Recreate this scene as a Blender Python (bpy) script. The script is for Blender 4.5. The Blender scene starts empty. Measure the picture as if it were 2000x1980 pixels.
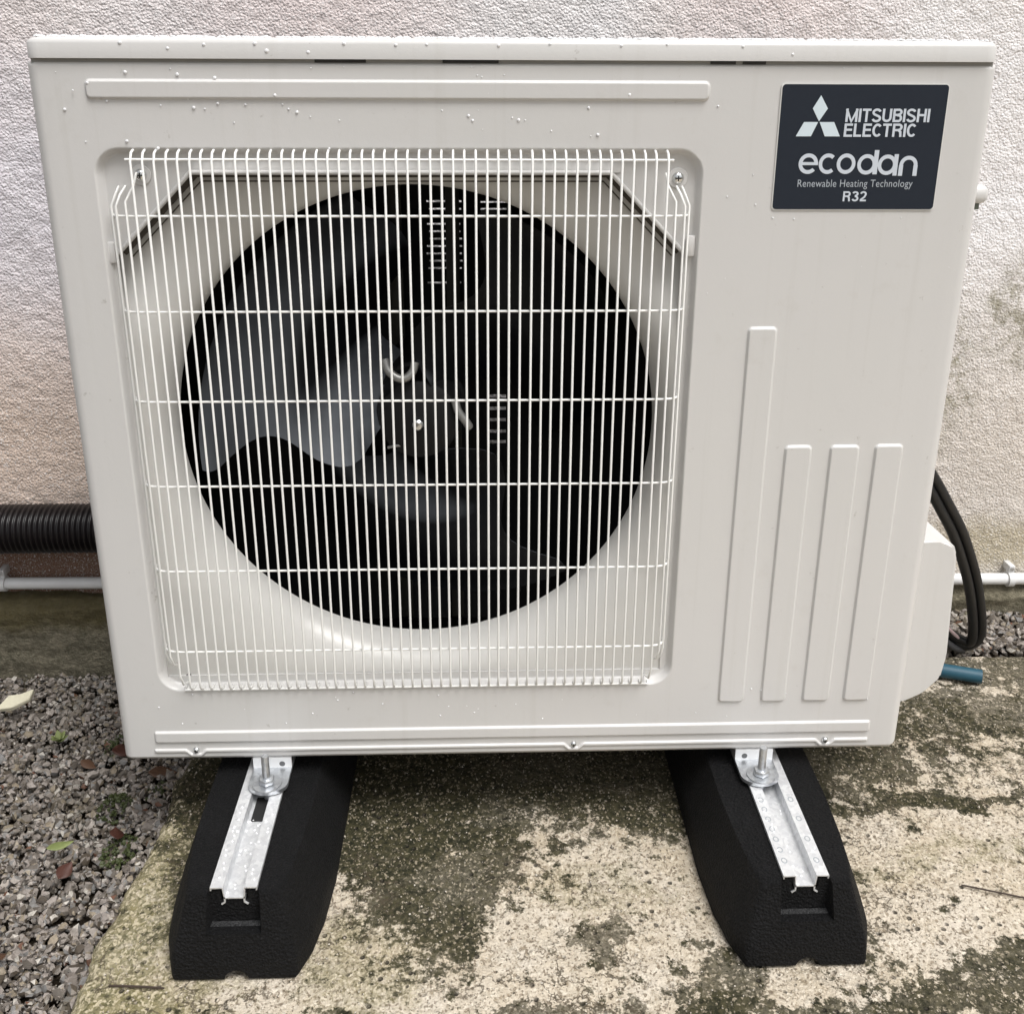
import bpy, bmesh, math, random
import numpy as np
from mathutils import Vector, Matrix
random.seed(4); rng = np.random.default_rng(7)
SC = bpy.context.scene; COL = SC.collection; PI = math.pi

# ---------------------------------------------------------------- camera
cd = bpy.data.cameras.new('camera'); cam = bpy.data.objects.new('camera', cd); COL.objects.link(cam)
pit, yaw, rol = 0.3337, 0.0331, 0.0043
fwd = Vector((math.sin(yaw)*math.cos(pit), math.cos(yaw)*math.cos(pit), -math.sin(pit)))
rgt = Vector((math.cos(yaw), -math.sin(yaw), 0)); up = rgt.cross(fwd)
r2 = rgt*math.cos(rol)+up*math.sin(rol); u2 = -rgt*math.sin(rol)+up*math.cos(rol)
m = Matrix((r2, u2, -fwd)).transposed().to_4x4(); m.translation = Vector((-0.0406, -1.0654, 0.808))
cam.matrix_world = m
cd.sensor_width = 36; cd.lens = 36*1999.35/2000; cd.shift_y = -(990-820.6)/2000
cd.clip_start = .02; cd.clip_end = 200
SC.camera = cam
# ---------------------------------------------------------------- sky and sun (soft overcast light)
W = bpy.data.worlds.new('World'); SC.world = W; W.use_nodes = True
nt = W.node_tree; nt.nodes.clear()
sky = nt.nodes.new('ShaderNodeTexSky'); sky.sky_type = 'NISHITA'; sky.sun_disc = False
SUN_EL, SUN_AZ = math.radians(64), math.radians(142)      # azimuth clockwise from +Y: front right
sky.sun_elevation = SUN_EL; sky.sun_rotation = SUN_AZ; sky.dust_density = 6; sky.air_density = 1.6; sky.ozone_density = 0.6
hs = nt.nodes.new('ShaderNodeHueSaturation'); hs.inputs['Saturation'].default_value = .22
bg = nt.nodes.new('ShaderNodeBackground'); bg.inputs['Strength'].default_value = .12
wo = nt.nodes.new('ShaderNodeOutputWorld')
nt.links.new(sky.outputs[0], hs.inputs['Color']); nt.links.new(hs.outputs[0], bg.inputs[0]); nt.links.new(bg.outputs[0], wo.inputs[0])
sl = bpy.data.lights.new('sun', 'SUN'); so = bpy.data.objects.new('sun', sl); COL.objects.link(so)
sl.energy = 2.3; sl.angle = math.radians(26); sl.color = (1, .985, .965)
sd = Vector((math.sin(SUN_AZ)*math.cos(SUN_EL), math.cos(SUN_AZ)*math.cos(SUN_EL), math.sin(SUN_EL)))
so.rotation_euler = sd.to_track_quat('Z', 'Y').to_euler(); so.location = sd*5
SC.view_settings.view_transform = 'Standard'; SC.view_settings.look = 'None'
SC.view_settings.exposure = 0.10; SC.view_settings.gamma = 1; SC.view_settings.use_curve_mapping = False

# ---------------------------------------------------------------- material helper
class MT:
    def __init__(s, name):
        s.m = bpy.data.materials.new(name); s.m.use_nodes = True; s.t = s.m.node_tree; s.n = s.t.nodes; s.b = s.n['Principled BSDF']
        s.tc = s.n.new('ShaderNodeTexCoord').outputs['Object']
    def L(s, a, b): s.t.links.new(a, b)
    def S(s, inp, v):
        if hasattr(v, 'is_output') or isinstance(v, bpy.types.NodeSocket): s.L(v, inp)
        else: inp.default_value = v
    def set(s, **k):
        for a, v in k.items():
            nm = {'col': 'Base Color', 'rough': 'Roughness', 'metal': 'Metallic', 'spec': 'Specular IOR Level', 'trans': 'Transmission Weight', 'ior': 'IOR', 'coat': 'Coat Weight', 'normal': 'Normal', 'sub': 'Subsurface Weight'}[a]
            if nm == 'Base Color' and isinstance(v, tuple): v = (*v, 1)
            s.S(s.b.inputs[nm], v)
        return s
    def mapping(s, scale=(1,1,1), loc=(0,0,0), rot=(0,0,0)):
        n = s.n.new('ShaderNodeMapping'); s.L(s.tc, n.inputs[0]); n.inputs['Scale'].default_value = scale; n.inputs['Location'].default_value = loc; n.inputs['Rotation'].default_value = rot
        return n.outputs[0]
    def noise(s, scale, detail=4, rough=.55, vec=None, dist=0):
        n = s.n.new('ShaderNodeTexNoise'); s.L(vec or s.tc, n.inputs['Vector']); n.inputs['Scale'].default_value = scale; n.inputs['Detail'].default_value = detail; n.inputs['Roughness'].default_value = rough; n.inputs['Distortion'].default_value = dist
        return n.outputs['Fac']
    def voro(s, scale, feature='F1', vec=None, out='Distance', rnd=1):
        n = s.n.new('ShaderNodeTexVoronoi'); n.feature = feature; s.L(vec or s.tc, n.inputs['Vector']); n.inputs['Scale'].default_value = scale; n.inputs['Randomness'].default_value = rnd
        return n.outputs[out]
    def ramp(s, fac, stops, ease='LINEAR'):
        n = s.n.new('ShaderNodeValToRGB'); s.L(fac, n.inputs[0]); r = n.color_ramp; r.interpolation = ease
        while len(r.elements) < len(stops): r.elements.new(.5)
        for e, (p, c) in zip(r.elements, stops):
            e.position = p; e.color = (*c, 1) if isinstance(c, tuple) else (c, c, c, 1)
        return n.outputs[0]
    def mix(s, fac, a, b, mode='MIX'):
        n = s.n.new('ShaderNodeMix'); n.data_type = 'RGBA'; n.blend_type = mode
        for i, v in ((0, fac), (6, a), (7, b)):
            if isinstance(v, tuple): v = (*v, 1)
            s.S(n.inputs[i], v)
        return n.outputs[2]
    def math(s, op, a, b=0, c=0, clamp=False):
        n = s.n.new('ShaderNodeMath'); n.operation = op; n.use_clamp = clamp
        s.S(n.inputs[0], a); s.S(n.inputs[1], b); s.S(n.inputs[2], c)
        return n.outputs[0]
    def bump(s, h, strength=.5, dist=.002, normal=None):
        n = s.n.new('ShaderNodeBump'); n.inputs['Strength'].default_value = strength; n.inputs['Distance'].default_value = dist; s.L(h, n.inputs['Height'])
        if normal: s.L(normal, n.inputs['Normal'])
        s.L(n.outputs[0], s.b.inputs['Normal']); return n.outputs[0]
    def blob(s, cx, cy, rx, ry, axes=(0, 1), warp=.05, edge=.6, wscale=9, rot=0):
        """a patch with a soft noisy outline, 1 inside and 0 outside, fixed to the surface"""
        sep = s.n.new('ShaderNodeSeparateXYZ'); s.L(s.tc, sep.inputs[0])
        w = s.n.new('ShaderNodeTexNoise'); s.L(s.tc, w.inputs['Vector']); w.inputs['Scale'].default_value = wscale; w.inputs['Detail'].default_value = 6; w.inputs['Roughness'].default_value = .65
        sw = s.n.new('ShaderNodeSeparateColor'); s.L(w.outputs['Color'], sw.inputs[0])
        d = []
        for ax, c, ch in ((axes[0], cx, 0), (axes[1], cy, 1)):
            v = s.math('SUBTRACT', sep.outputs[ax], c)
            v = s.math('ADD', v, s.math('MULTIPLY', s.math('SUBTRACT', sw.outputs[ch], .5), warp*4)); d.append(v)
        if rot:
            c_, s_ = math.cos(rot), math.sin(rot)
            a = s.math('ADD', s.math('MULTIPLY', d[0], c_), s.math('MULTIPLY', d[1], s_)); b = s.math('SUBTRACT', s.math('MULTIPLY', d[1], c_), s.math('MULTIPLY', d[0], s_)); d = [a, b]
        d = [s.math('POWER', s.math('ABSOLUTE', s.math('DIVIDE', v, r)), 2) for v, r in zip(d, (rx, ry))]
        r = s.math('SQRT', s.math('ADD', d[0], d[1]))
        return s.math('DIVIDE', s.math('SUBTRACT', 1+edge/2, r), edge, clamp=True)

def simple(name, col, rough=.5, metal=0, spec=.5, **k):
    return MT(name).set(col=col, rough=rough, metal=metal, spec=spec, **k).m

# painted sheet steel
t = MT('cream_paint'); n1 = t.noise(3.5, 3); n2 = t.noise(900, 2); n3 = t.noise(26, 4, .7)
c = t.mix(n1, (.608, .606, .592), (.632, .620, .614)); c = t.mix(t.ramp(n3, [(.60, 0.0), (.78, .16)]), c, (.44, .41, .36))
st = t.noise(1, 4, .6, vec=t.mapping(scale=(70, 1, 1.6))); c = t.mix(t.ramp(st, [(.56, 0), (.78, .22)]), c, (.47, .455, .42))
n5 = t.noise(48, 5, .7, vec=t.mapping(loc=(2, 5, 1))); c = t.mix(t.ramp(n5, [(.66, 0), (.72, .5)]), c, (.33, .31, .28))
t.set(col=c, rough=t.ramp(n1, [(.3, .30), (.7, .38)]), spec=.5); t.bump(t.math('ADD', n2, t.math('MULTIPLY', t.noise(160, 2), 1.6)), .10, .0006); CREAM = t.m
t = MT('bell_plastic'); t.set(col=t.mix(t.noise(4, 2), (.60, .595, .57), (.64, .63, .61)), rough=.28); t.bump(t.noise(700, 2), .05, .0003); BELL = t.m
t = MT('guard_wire_coating'); t.set(col=t.mix(t.noise(60, 3), (.80, .80, .78), (.86, .86, .84)), rough=.35); WIRE = t.m
DARK = simple('dark_box_black', (.004, .004, .004), .9, 0, .1)
t = MT('fan_plastic'); t.set(col=t.mix(t.noise(14, 3), (.020, .022, .027), (.030, .032, .038)), rough=.5, spec=.16); gz_ = t.n.new('ShaderNodeNewGeometry'); sz_ = t.n.new('ShaderNodeSeparateXYZ'); t.L(gz_.outputs['Normal'], sz_.inputs[0]); lit_ = t.math('MULTIPLY', t.ramp(sz_.outputs[2], [(.30, 0), (.62, 1)]), t.ramp(t.noise(22, 5, .6), [(.3, .75), (.7, 1)])); t.set(col=t.mix(lit_, (.007, .0075, .009), (.15, .162, .18)), rough=t.math('ADD', .5, t.math('MULTIPLY', lit_, .25))); t.bump(t.noise(300, 2), .1, .0004); FAN = t.m  # upward-facing blade areas painted paler, as if lit from above
FANHUB = simple('fan_hub_plastic', (.006, .006, .007), .6, 0, .3)
t = MT('zinc'); z = t.voro(160, out='Color'); zz = t.ramp(z, [(0, (.50, .52, .55)), (1, (.72, .74, .76))]); t.set(col=zz, rough=t.ramp(t.noise(120, 3), [(.3, .28), (.7, .5)]), metal=.9); t.bump(t.noise(400, 3), .15, .0004); ZINC = t.m
t = MT('galvanised_rail'); z = t.voro(240, out='Color'); zz = t.ramp(z, [(0, (.60, .61, .63)), (1, (.80, .81, .82))]); zz = t.mix(t.ramp(t.noise(55, 5, .7), [(.55, 0), (.78, .3)]), zz, (.48, .49, .51)); t.set(col=zz, rough=t.ramp(t.noise(90, 3), [(.3, .38), (.7, .6)]), metal=.55); t.bump(t.noise(500, 3), .25, .0005); RAIL = t.m
CHROME = simple('polished_screw', (.75, .76, .76), .18, 1)
t = MT('label_navy'); t.set(col=t.mix(t.noise(200, 3), (.014, .019, .030), (.017, .023, .034)), rough=.6, spec=.25); LABEL = t.m
SILV = simple('label_silver_ink', (.60, .65, .72), .5, .0); SILV2 = simple('emblem_silver_ink', (.66, .76, .82), .45, .0); SILV3 = simple('small_print_ink', (.40, .44, .49), .5)
t = MT('granulated_rubber'); v = t.voro(300); n = t.noise(520, 4, .7); g = t.noise(28, 5, .7)
c = t.ramp(n, [(.35, (.002, .002, .0023)), (.6, (.0042, .0042, .005)), (.73, (.030, .030, .034))]); c = t.mix(t.ramp(g, [(.52, 0), (.72, .55)]), c, (.010, .010, .0115))
t.set(col=c, rough=.75, spec=.26); t.bump(t.math('ADD', v, n), 1.0, .0040); RUBBER = t.m
t = MT('pale_rubber'); n = t.noise(650, 4, .7); t.set(col=t.ramp(n, [(.35, (.012, .012, .013)), (.6, (.045, .046, .048)), (.72, (.11, .11, .115))]), rough=.7, spec=.4); t.bump(t.math('ADD', n, t.voro(380)), 1, .003); SILL = t.m  # paler granular rubber for the pocket sill
t = MT('cable_rubber'); t.set(col=t.mix(t.noise(60, 3), (.006, .006, .0065), (.012, .012, .013)), rough=.45); CABLE = t.m
t = MT('corrugated_plastic'); t.set(col=t.mix(t.noise(30, 3), (.005, .0045, .005), (.010, .007, .008)), rough=.3); HOSE = t.m
t = MT('white_pipe_plastic'); t.set(col=t.mix(t.noise(25, 4), (.62, .62, .62), (.76, .77, .78)), rough=.3); PIPE = t.m
t = MT('blue_pipe_plastic'); t.set(col=t.mix(t.noise(45, 4, .7), (.008, .055, .095), (.025, .10, .14)), rough=.5); BLUE = t.m
DROP = MT('water').set(col=(.97, .98, 1.0), rough=.06, trans=.15, ior=1.33, spec=1.0).m
SLOT = simple('slot_black', (.01, .01, .01), .8)

# roughcast house wall
t = MT('roughcast_render'); sx = (1, 1, 1)
gr = t.noise(300, 3, .6); gr2 = t.noise(95, 3, .6); vg = t.voro(270); big = t.noise(2.6, 4, .5); big2 = t.noise(5.5, 3, .5, vec=t.mapping(loc=(3, 1, 7)))
c = t.mix(t.ramp(big, [(.38, 0), (.62, 1)]), (.90, .885, .90), (.84, .80, .785))
pink = t.blob(-.95, .45, .5, .75, (0, 2), .12, 1.0, 3)
c = t.mix(t.math('MULTIPLY', pink, .75), c, (.76, .655, .64))
pink2 = t.blob(-.25, .95, .18, .18, (0, 2), .05, 1.2, 4); pink3 = t.blob(.38, .98, .16, .2, (0, 2), .05, 1.2, 4)
c = t.mix(t.math('MULTIPLY', t.math('ADD', pink2, pink3, clamp=True), .55), c, (.76, .62, .60))
lil = t.blob(-.72, .62, .2, .16, (0, 2), .06, 1.2, 4)
c = t.mix(t.math('MULTIPLY', lil, .7), c, (.78, .76, .83))
tan = t.blob(-.86, .19, .5, .20, (0, 2), .04, 1.1, 4)
c = t.mix(t.math('MULTIPLY', tan, .85), c, (.66, .52, .42))
rust_shade = t.blob(-.8, .005, .6, .075, (0, 2), .012, .5, 6)  # rust stain with the conduit's shadow painted into it
c = t.mix(t.math('MULTIPLY', rust_shade, .9), c, (.165, .075, .035))
tanr = t.blob(.95, .15, .45, .30, (0, 2), .05, 1.2, 4)
c = t.mix(t.math('MULTIPLY', tanr, .7), c, (.64, .575, .50))
grn = t.blob(.85, .03, .3, .05, (0, 2), .02, .9, 8)
c = t.mix(t.math('MULTIPLY', grn, .7), c, (.42, .36, .22))
sp1 = t.blob(.70, .33, .055, .11, (0, 2), .05, .9, 12); sp2 = t.blob(.82, .43, .045, .07, (0, 2), .05, .9, 12); sp3 = t.blob(.60, .62, .025, .12, (0, 2), .04, 1, 12)
sp = t.math('MULTIPLY', t.math('ADD', t.math('ADD', sp1, sp2), sp3, clamp=True), t.ramp(t.noise(38, 5, .7), [(.42, 0), (.58, .8)]))
c = t.mix(sp, c, (.27, .25, .17))
c = t.mix(t.ramp(gr, [(.34, .5), (.45, 0)]), c, (.50, .44, .43))
c = t.mix(t.ramp(gr, [(.54, 0), (.66, .6)]), c, (.90, .89, .90))
t.set(col=c, rough=.92, spec=.2); t.bump(t.math('ADD', t.math('ADD', gr, t.math('MULTIPLY', gr2, .5)), t.math('MULTIPLY', vg, -.7)), 1.0, .0024); WALL = t.m

# damp concrete plinth
t = MT('mossy_plinth_concrete'); a = t.noise(34, 6, .75); b = t.noise(110, 4, .7)
c = t.mix(t.ramp(t.math('ADD', t.math('MULTIPLY', a, .5), t.math('MULTIPLY', b, .5)), [(.40, 0), (.60, 1)]), (.13, .12, .085), (.30, .27, .20))
top = t.blob(-.9, -.055, 1.4, .035, (0, 2), .015, .8, 10)
c = t.mix(t.math('MULTIPLY', top, .8), c, t.mix(t.noise(60, 5, .7), (.045, .038, .018), (.15, .12, .05)))
t.set(col=c, rough=.95, spec=.2); t.bump(t.math('ADD', a, t.noise(180, 5, .7)), 1, .008); PLINTH = t.m

# weathered concrete slab
t = MT('weathered_concrete'); f1n = t.noise(330, 3, .65); vc = t.n.new('ShaderNodeSeparateColor'); t.L(t.voro(400, out='Color', vec=t.mapping(scale=(1, .8, 1))), vc.inputs[0]); f1 = t.math('ADD', t.math('MULTIPLY', t.math('SUBTRACT', vc.outputs[0], .5), .30), t.math('ADD', .5, t.math('MULTIPLY', t.math('SUBTRACT', f1n, .5), .35))); f2 = t.noise(130, 4, .7); f3 = t.noise(34, 6, .72); f6 = t.noise(75, 5, .75, vec=t.mapping(loc=(9, 4, 2))); f4 = t.noise(9, 5, .65); f5 = t.noise(18, 6, .7, vec=t.mapping(loc=(5, 2, 0)))
def pat(fac, *st): return t.ramp(fac, list(st))
c = t.mix(pat(f4, (.35, 0), (.65, 1)), (.545, .465, .35), (.63, .565, .475))
c = t.mix(pat(f2, (.34, .8), (.48, 0)), c, (.24, .19, .125))
c = t.mix(pat(f1, (.56, 0), (.66, .55)), c, (.80, .74, .63))
c = t.mix(pat(f1, (.35, .85), (.42, 0)), c, (.17, .135, .095))
MOSS_SHADE = t.mix(pat(f1, (.59, 0), (.66, .8)), t.mix(pat(f2, (.4, 0), (.6, 1)), (.018, .019, .009), (.062, .056, .028)), (.40, .34, .25))
AL = t.mix(pat(f1, (.50, 0), (.62, 1)), t.mix(pat(f2, (.38, 0), (.62, 1)), (.085, .085, .030), (.22, .195, .085)), (.48, .42, .28))
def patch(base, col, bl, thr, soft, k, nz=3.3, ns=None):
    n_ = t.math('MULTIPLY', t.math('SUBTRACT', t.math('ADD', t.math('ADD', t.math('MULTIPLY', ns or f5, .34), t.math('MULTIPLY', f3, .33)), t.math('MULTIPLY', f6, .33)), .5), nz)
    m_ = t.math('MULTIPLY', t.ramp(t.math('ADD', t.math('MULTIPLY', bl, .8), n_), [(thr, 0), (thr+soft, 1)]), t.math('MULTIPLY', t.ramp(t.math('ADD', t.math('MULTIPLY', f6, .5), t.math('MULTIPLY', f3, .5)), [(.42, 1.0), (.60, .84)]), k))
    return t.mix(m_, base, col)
c = patch(c, AL, t.blob(-.44, -.10, .12, .9, (0, 1), .04, 1.0, 6), .38, .35, .85)
c = patch(c, AL, t.blob(-.18, -.20, .11, .09, (0, 1), .05, 1.0, 6), .50, .35, .65)
c = patch(c, AL, t.blob(.55, -.06, .22, .05, (0, 1), .05, 1.0, 6), .62, .30, .55)
c = patch(c, AL, t.blob(.10, -.09, .16, .06, (0, 1), .05, 1.0, 6), .66, .30, .5)
for (bx, by, rx, ry, k_, w_, th_) in ((-.10, -.06, .10, .15, .95, .06, .36), (.0, .19, .60, .17, 1., .04, .22), (-.17, .06, .12, .14, 1., .05, .30), (-.34, .05, .12, .22, .85, .05, .38),  # widest patch, under the unit, paints in its shade
                        (.18, .045, .16, .04, .9, .05, .42), (.50, .050, .15, .030, 1., .05, .42), (.62, .045, .14, .014, 1, .04, .48), (.62, .23, .34, .085, .85, .06, .48), (.85, .36, .3, .06, .9, .05, .48),
                        (.54, -.245, .19, .055, 1., .06, .40), (.27, -.265, .14, .030, .95, .05, .40), (.215, -.235, .045, .06, .9, .04, .46), (-.02, -.285, .3, .020, .8, .05, .46), (.09, -.185, .035, .04, .8, .05, .48), (-.05, -.145, .03, .02, .8, .04, .48), (.047, -.022, .016, .014, 1, .02, .35), (-.09, -.14, .07, .05, .8, .05, .46)):
    k_ = k_*(1.0 if abs(by-.19) > .01 else 1); c = patch(c, MOSS_SHADE, t.blob(bx, by, rx, ry, (0, 1), w_, .9, 10), th_+(.0 if abs(by-.19) > .01 else -.04), .13, k_, 4.2, f5)
# thin dark growth lines and pits
ln = t.math('ABSOLUTE', t.math('SUBTRACT', t.noise(16, 5, .6, vec=t.mapping(loc=(1.3, 4.1, 0))), .5)); lm = t.math('MULTIPLY', t.ramp(ln, [(.004, 1), (.014, 0)]), t.ramp(t.noise(5, 3, vec=t.mapping(loc=(7, 7, 0))), [(.50, 0), (.62, .85)]))
c = t.mix(lm, c, (.075, .06, .04))
pit_ = t.math('MULTIPLY', t.ramp(t.voro(62), [(.10, 1), (.20, 0)]), t.ramp(t.noise(14, 3), [(.42, 0), (.55, 1)]))
c = t.mix(t.math('MULTIPLY', pit_, .85), c, (.045, .04, .03))
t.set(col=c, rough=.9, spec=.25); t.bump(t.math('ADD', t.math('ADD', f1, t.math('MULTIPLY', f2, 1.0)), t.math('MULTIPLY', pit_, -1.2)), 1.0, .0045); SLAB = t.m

# pebbles
t = MT('pebble_stone'); gi = t.n.new('ShaderNodeNewGeometry').outputs['Random Per Island']
c = t.ramp(gi, [(0, (.20, .175, .155)), (.16, (.31, .275, .25)), (.34, (.12, .105, .09)), (.48, (.38, .34, .305)), (.60, (.22, .215, .21)), (.72, (.28, .235, .175)), (.82, (.52, .49, .44)), (.88, (.075, .06, .045)), (.985, (.14, .06, .035))], 'CONSTANT')
c = t.mix(t.ramp(t.noise(260, 4, .7), [(.35, .45), (.6, 0)]), c, (.09, .075, .06)); c = t.mix(t.ramp(t.noise(12, 4), [(.55, 0), (.75, .5)]), c, (.10, .085, .05))
t.set(col=c, rough=t.ramp(t.noise(30, 2), [(.3, .35), (.7, .7)]), spec=.4); t.bump(t.noise(500, 4, .7), .5, .001); PEB = t.m
t = MT('dark_soil'); c = t.ramp(t.noise(120, 5, .7), [(.35, (.018, .013, .009)), (.6, (.06, .045, .03)), (.75, (.14, .12, .10))]); t.set(col=c, rough=.95, spec=.2); t.bump(t.noise(150, 5, .7), 1, .01); SOIL = t.m
t = MT('slab_grit'); gi = t.n.new('ShaderNodeNewGeometry').outputs['Random Per Island']; t.set(col=t.ramp(gi, [(0, (.45, .40, .33)), (.3, (.60, .55, .48)), (.5, (.10, .085, .06)), (.7, (.36, .30, .22)), (.85, (.05, .045, .03))], 'CONSTANT'), rough=.85); GRIT = t.m
def leafmat(n, a, b): t = MT(n); t.set(col=t.mix(t.noise(140, 4, .7), a, b), rough=.6); t.bump(t.noise(200, 3), .3, .001); return t.m
LRED = leafmat('red_leaf', (.040, .013, .009), (.085, .030, .018)); LGRN = leafmat('green_leaf', (.10, .14, .04), (.24, .27, .10)); LORG = leafmat('rust_leaf', (.065, .03, .017), (.13, .07, .038))
PALE = leafmat('pale_chip', (.55, .52, .38), (.74, .70, .55)); MOSS = leafmat('moss', (.022, .030, .008), (.06, .075, .02)); TWIG = leafmat('twig_bark', (.022, .014, .010), (.06, .04, .028))
t = MT('heat_exchanger_black'); t.set(col=(.006, .006, .0065), rough=.8); COIL = t.m
MOTOR = simple('motor_bracket_steel', (.05, .048, .04), .5, .3)

# ---------------------------------------------------------------- object helpers
def tag(o, label=None, cat=None, group=None, kind=None):
    for k, v in (('label', label), ('category', cat), ('group', group), ('kind', kind)):
        if v: o[k] = v
    return o
def empty(name, loc, label, cat, group=None):
    o = bpy.data.objects.new(name, None); o.empty_display_size = .05; COL.objects.link(o); o.location = loc; return tag(o, label, cat, group)
def root_off(p):
    v = Vector((0, 0, 0))
    while p: v += p.location; p = p.parent
    return v
def obj(name, V, F, mat, parent=None, smooth=True, auto=None):
    """vertices in world coordinates; one mesh object"""
    me = bpy.data.meshes.new(name); off = root_off(parent)
    V = np.asarray(V, dtype=float)-np.array(off)
    me.from_pydata(V.tolist(), [], [tuple(int(i) for i in f) for f in F]); me.materials.append(mat)
    if smooth: me.shade_smooth()
    if auto: me.set_sharp_from_angle(angle=math.radians(auto))
    o = bpy.data.objects.new(name, me); COL.objects.link(o); o.parent = parent; return o
def bmo(name, bm, mat, parent=None, smooth=True, auto=35):
    bmesh.ops.recalc_face_normals(bm, faces=bm.faces[:])
    me = bpy.data.meshes.new(name); bmesh.ops.translate(bm, verts=bm.verts, vec=-root_off(parent)); bm.to_mesh(me); bm.free(); me.materials.append(mat)
    if smooth: me.shade_smooth(); me.set_sharp_from_angle(angle=math.radians(auto))
    o = bpy.data.objects.new(name, me); COL.objects.link(o); o.parent = parent; return o
def bbox(bm, x0, x1, y0, y1, z0, z1, bev=0, seg=2):
    g = bmesh.ops.create_cube(bm, size=1)['verts']
    bmesh.ops.scale(bm, verts=g, vec=(x1-x0, y1-y0, z1-z0)); bmesh.ops.translate(bm, verts=g, vec=((x0+x1)/2, (y0+y1)/2, (z0+z1)/2))
    if bev:
        es = list({e for v in g for e in v.link_edges}); bmesh.ops.bevel(bm, geom=es, offset=bev, segments=seg, profile=.5, affect='EDGES')
def box(name, x0, x1, y0, y1, z0, z1, mat, parent=None, bev=0, seg=2):
    bm = bmesh.new(); bbox(bm, x0, x1, y0, y1, z0, z1, bev, seg); return bmo(name, bm, mat, parent)
def catmull(P, n=6):
    P = [Vector(p) for p in P]; Q = [2*P[0]-P[1]]+P+[2*P[-1]-P[-2]]; out = []
    for i in range(1, len(Q)-2):
        for k in range(n):
            t_ = k/n; a, b, c_, d = Q[i-1:i+3]
            out.append(.5*((2*b)+(c_-a)*t_+(2*a-5*b+4*c_-d)*t_*t_+(3*b-a-3*c_+d)*t_**3))
    return out+[P[-1]]
def tube_vf(P, r, n=8, cap=True):
    P = [Vector(p) for p in P]; V = []; F = []; N = len(P)
    T = [(P[min(i+1, N-1)]-P[max(i-1, 0)]).normalized() for i in range(N)]
    ref = Vector((0, 0, 1)) if abs(T[0].z) < .9 else Vector((1, 0, 0)); u = T[0].cross(ref).normalized()
    rr = r if hasattr(r, '__len__') else [r]*N
    for i in range(N):
        u = (u-T[i]*u.dot(T[i])).normalized(); w = T[i].cross(u)
        V += [P[i]+(u*math.cos(2*PI*k/n)+w*math.sin(2*PI*k/n))*rr[i] for k in range(n)]
    for i in range(N-1):
        F += [(i*n+k, i*n+(k+1) % n, (i+1)*n+(k+1) % n, (i+1)*n+k) for k in range(n)]
    if cap: F += [tuple(range(n-1, -1, -1)), tuple(range((N-1)*n, N*n))]
    return V, F
def tube(name, P, r, mat, parent=None, n=8): V, F = tube_vf(P, r, n); return obj(name, V, F, mat, parent, auto=50)
def join(parts):
    V = []; F = []
    for v, f in parts: o = len(V); V += list(v); F += [tuple(i+o for i in q) for q in f]
    return V, F
def lathe_vf(prof, centre, axis='y', n=24):
    """profile of (radius, height along axis)"""
    V = []; F = []; m_ = len(prof); c_ = Vector(centre)
    for k in range(n):
        a = 2*PI*k/n
        for r, h in prof:
            p = {'y': (r*math.cos(a), h, r*math.sin(a)), 'z': (r*math.cos(a), r*math.sin(a), h), 'x': (h, r*math.cos(a), r*math.sin(a))}[axis]; V.append(c_+Vector(p))
    for k in range(n):
        for i in range(m_-1): F.append((k*m_+i, ((k+1) % n)*m_+i, ((k+1) % n)*m_+i+1, k*m_+i+1))
    F += [tuple(k*m_ for k in range(n)), tuple(k*m_+m_-1 for k in range(n-1, -1, -1))]
    return V, F
def lathe(name, prof, centre, mat, parent=None, axis='y', n=24):
    V, F = lathe_vf(prof, centre, axis, n); o = obj(name, V, F, mat, parent, auto=40)
    bm = bmesh.new(); bm.from_mesh(o.data); bmesh.ops.recalc_face_normals(bm, faces=bm.faces[:]); bm.to_mesh(o.data); bm.free(); return o
def smooth01(t_): t_ = np.clip(t_, 0, 1); return t_*t_*(3-2*t_)
def vnoise(x, y, seed=0):
    """numpy value noise"""
    xi = np.floor(x).astype(int); yi = np.floor(y).astype(int); fx = smooth01(x-xi); fy = smooth01(y-yi)
    def h(a, b):
        n_ = (a*374761393+b*668265263+seed*144269) & 0x7fffffff; n_ = ((n_ ^ (n_ >> 13))*1274126177) & 0x7fffffff; return ((n_ ^ (n_ >> 16)) & 0xffff)/65535.
    return (h(xi, yi)*(1-fx)+h(xi+1, yi)*fx)*(1-fy)+(h(xi, yi+1)*(1-fx)+h(xi+1, yi+1)*fx)*fy
def fbm(x, y, sc, oct=4, seed=0, g=.55):
    s_ = 0; a = 1; tot = 0
    for i in range(oct): s_ = s_+a*vnoise(x*sc, y*sc, seed+i*17); tot += a; a *= g; sc *= 2.03
    return s_/tot
def gridmesh(name, X, Yv, Z, mat, parent=None, smooth=True, keep=None):
    h, w = X.shape; V = np.stack([X.ravel(), Yv.ravel(), Z.ravel()], 1)-np.array(root_off(parent))
    i = np.arange(h*w).reshape(h, w); Q = np.stack([i[:-1, :-1], i[:-1, 1:], i[1:, 1:], i[1:, :-1]], -1)
    Q = Q[keep] if keep is not None else Q.reshape(-1, 4)
    me = bpy.data.meshes.new(name); me.vertices.add(len(V)); me.vertices.foreach_set('co', V.ravel().astype(np.float32))
    me.loops.add(Q.size); me.loops.foreach_set('vertex_index', Q.ravel().astype(np.int32)); me.polygons.add(len(Q))
    me.polygons.foreach_set('loop_start', (np.arange(len(Q))*4).astype(np.int32)); me.update(calc_edges=True); me.validate()
    me.materials.append(mat)
    if smooth: me.shade_smooth()
    o = bpy.data.objects.new(name, me); COL.objects.link(o); o.parent = parent; return o
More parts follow.
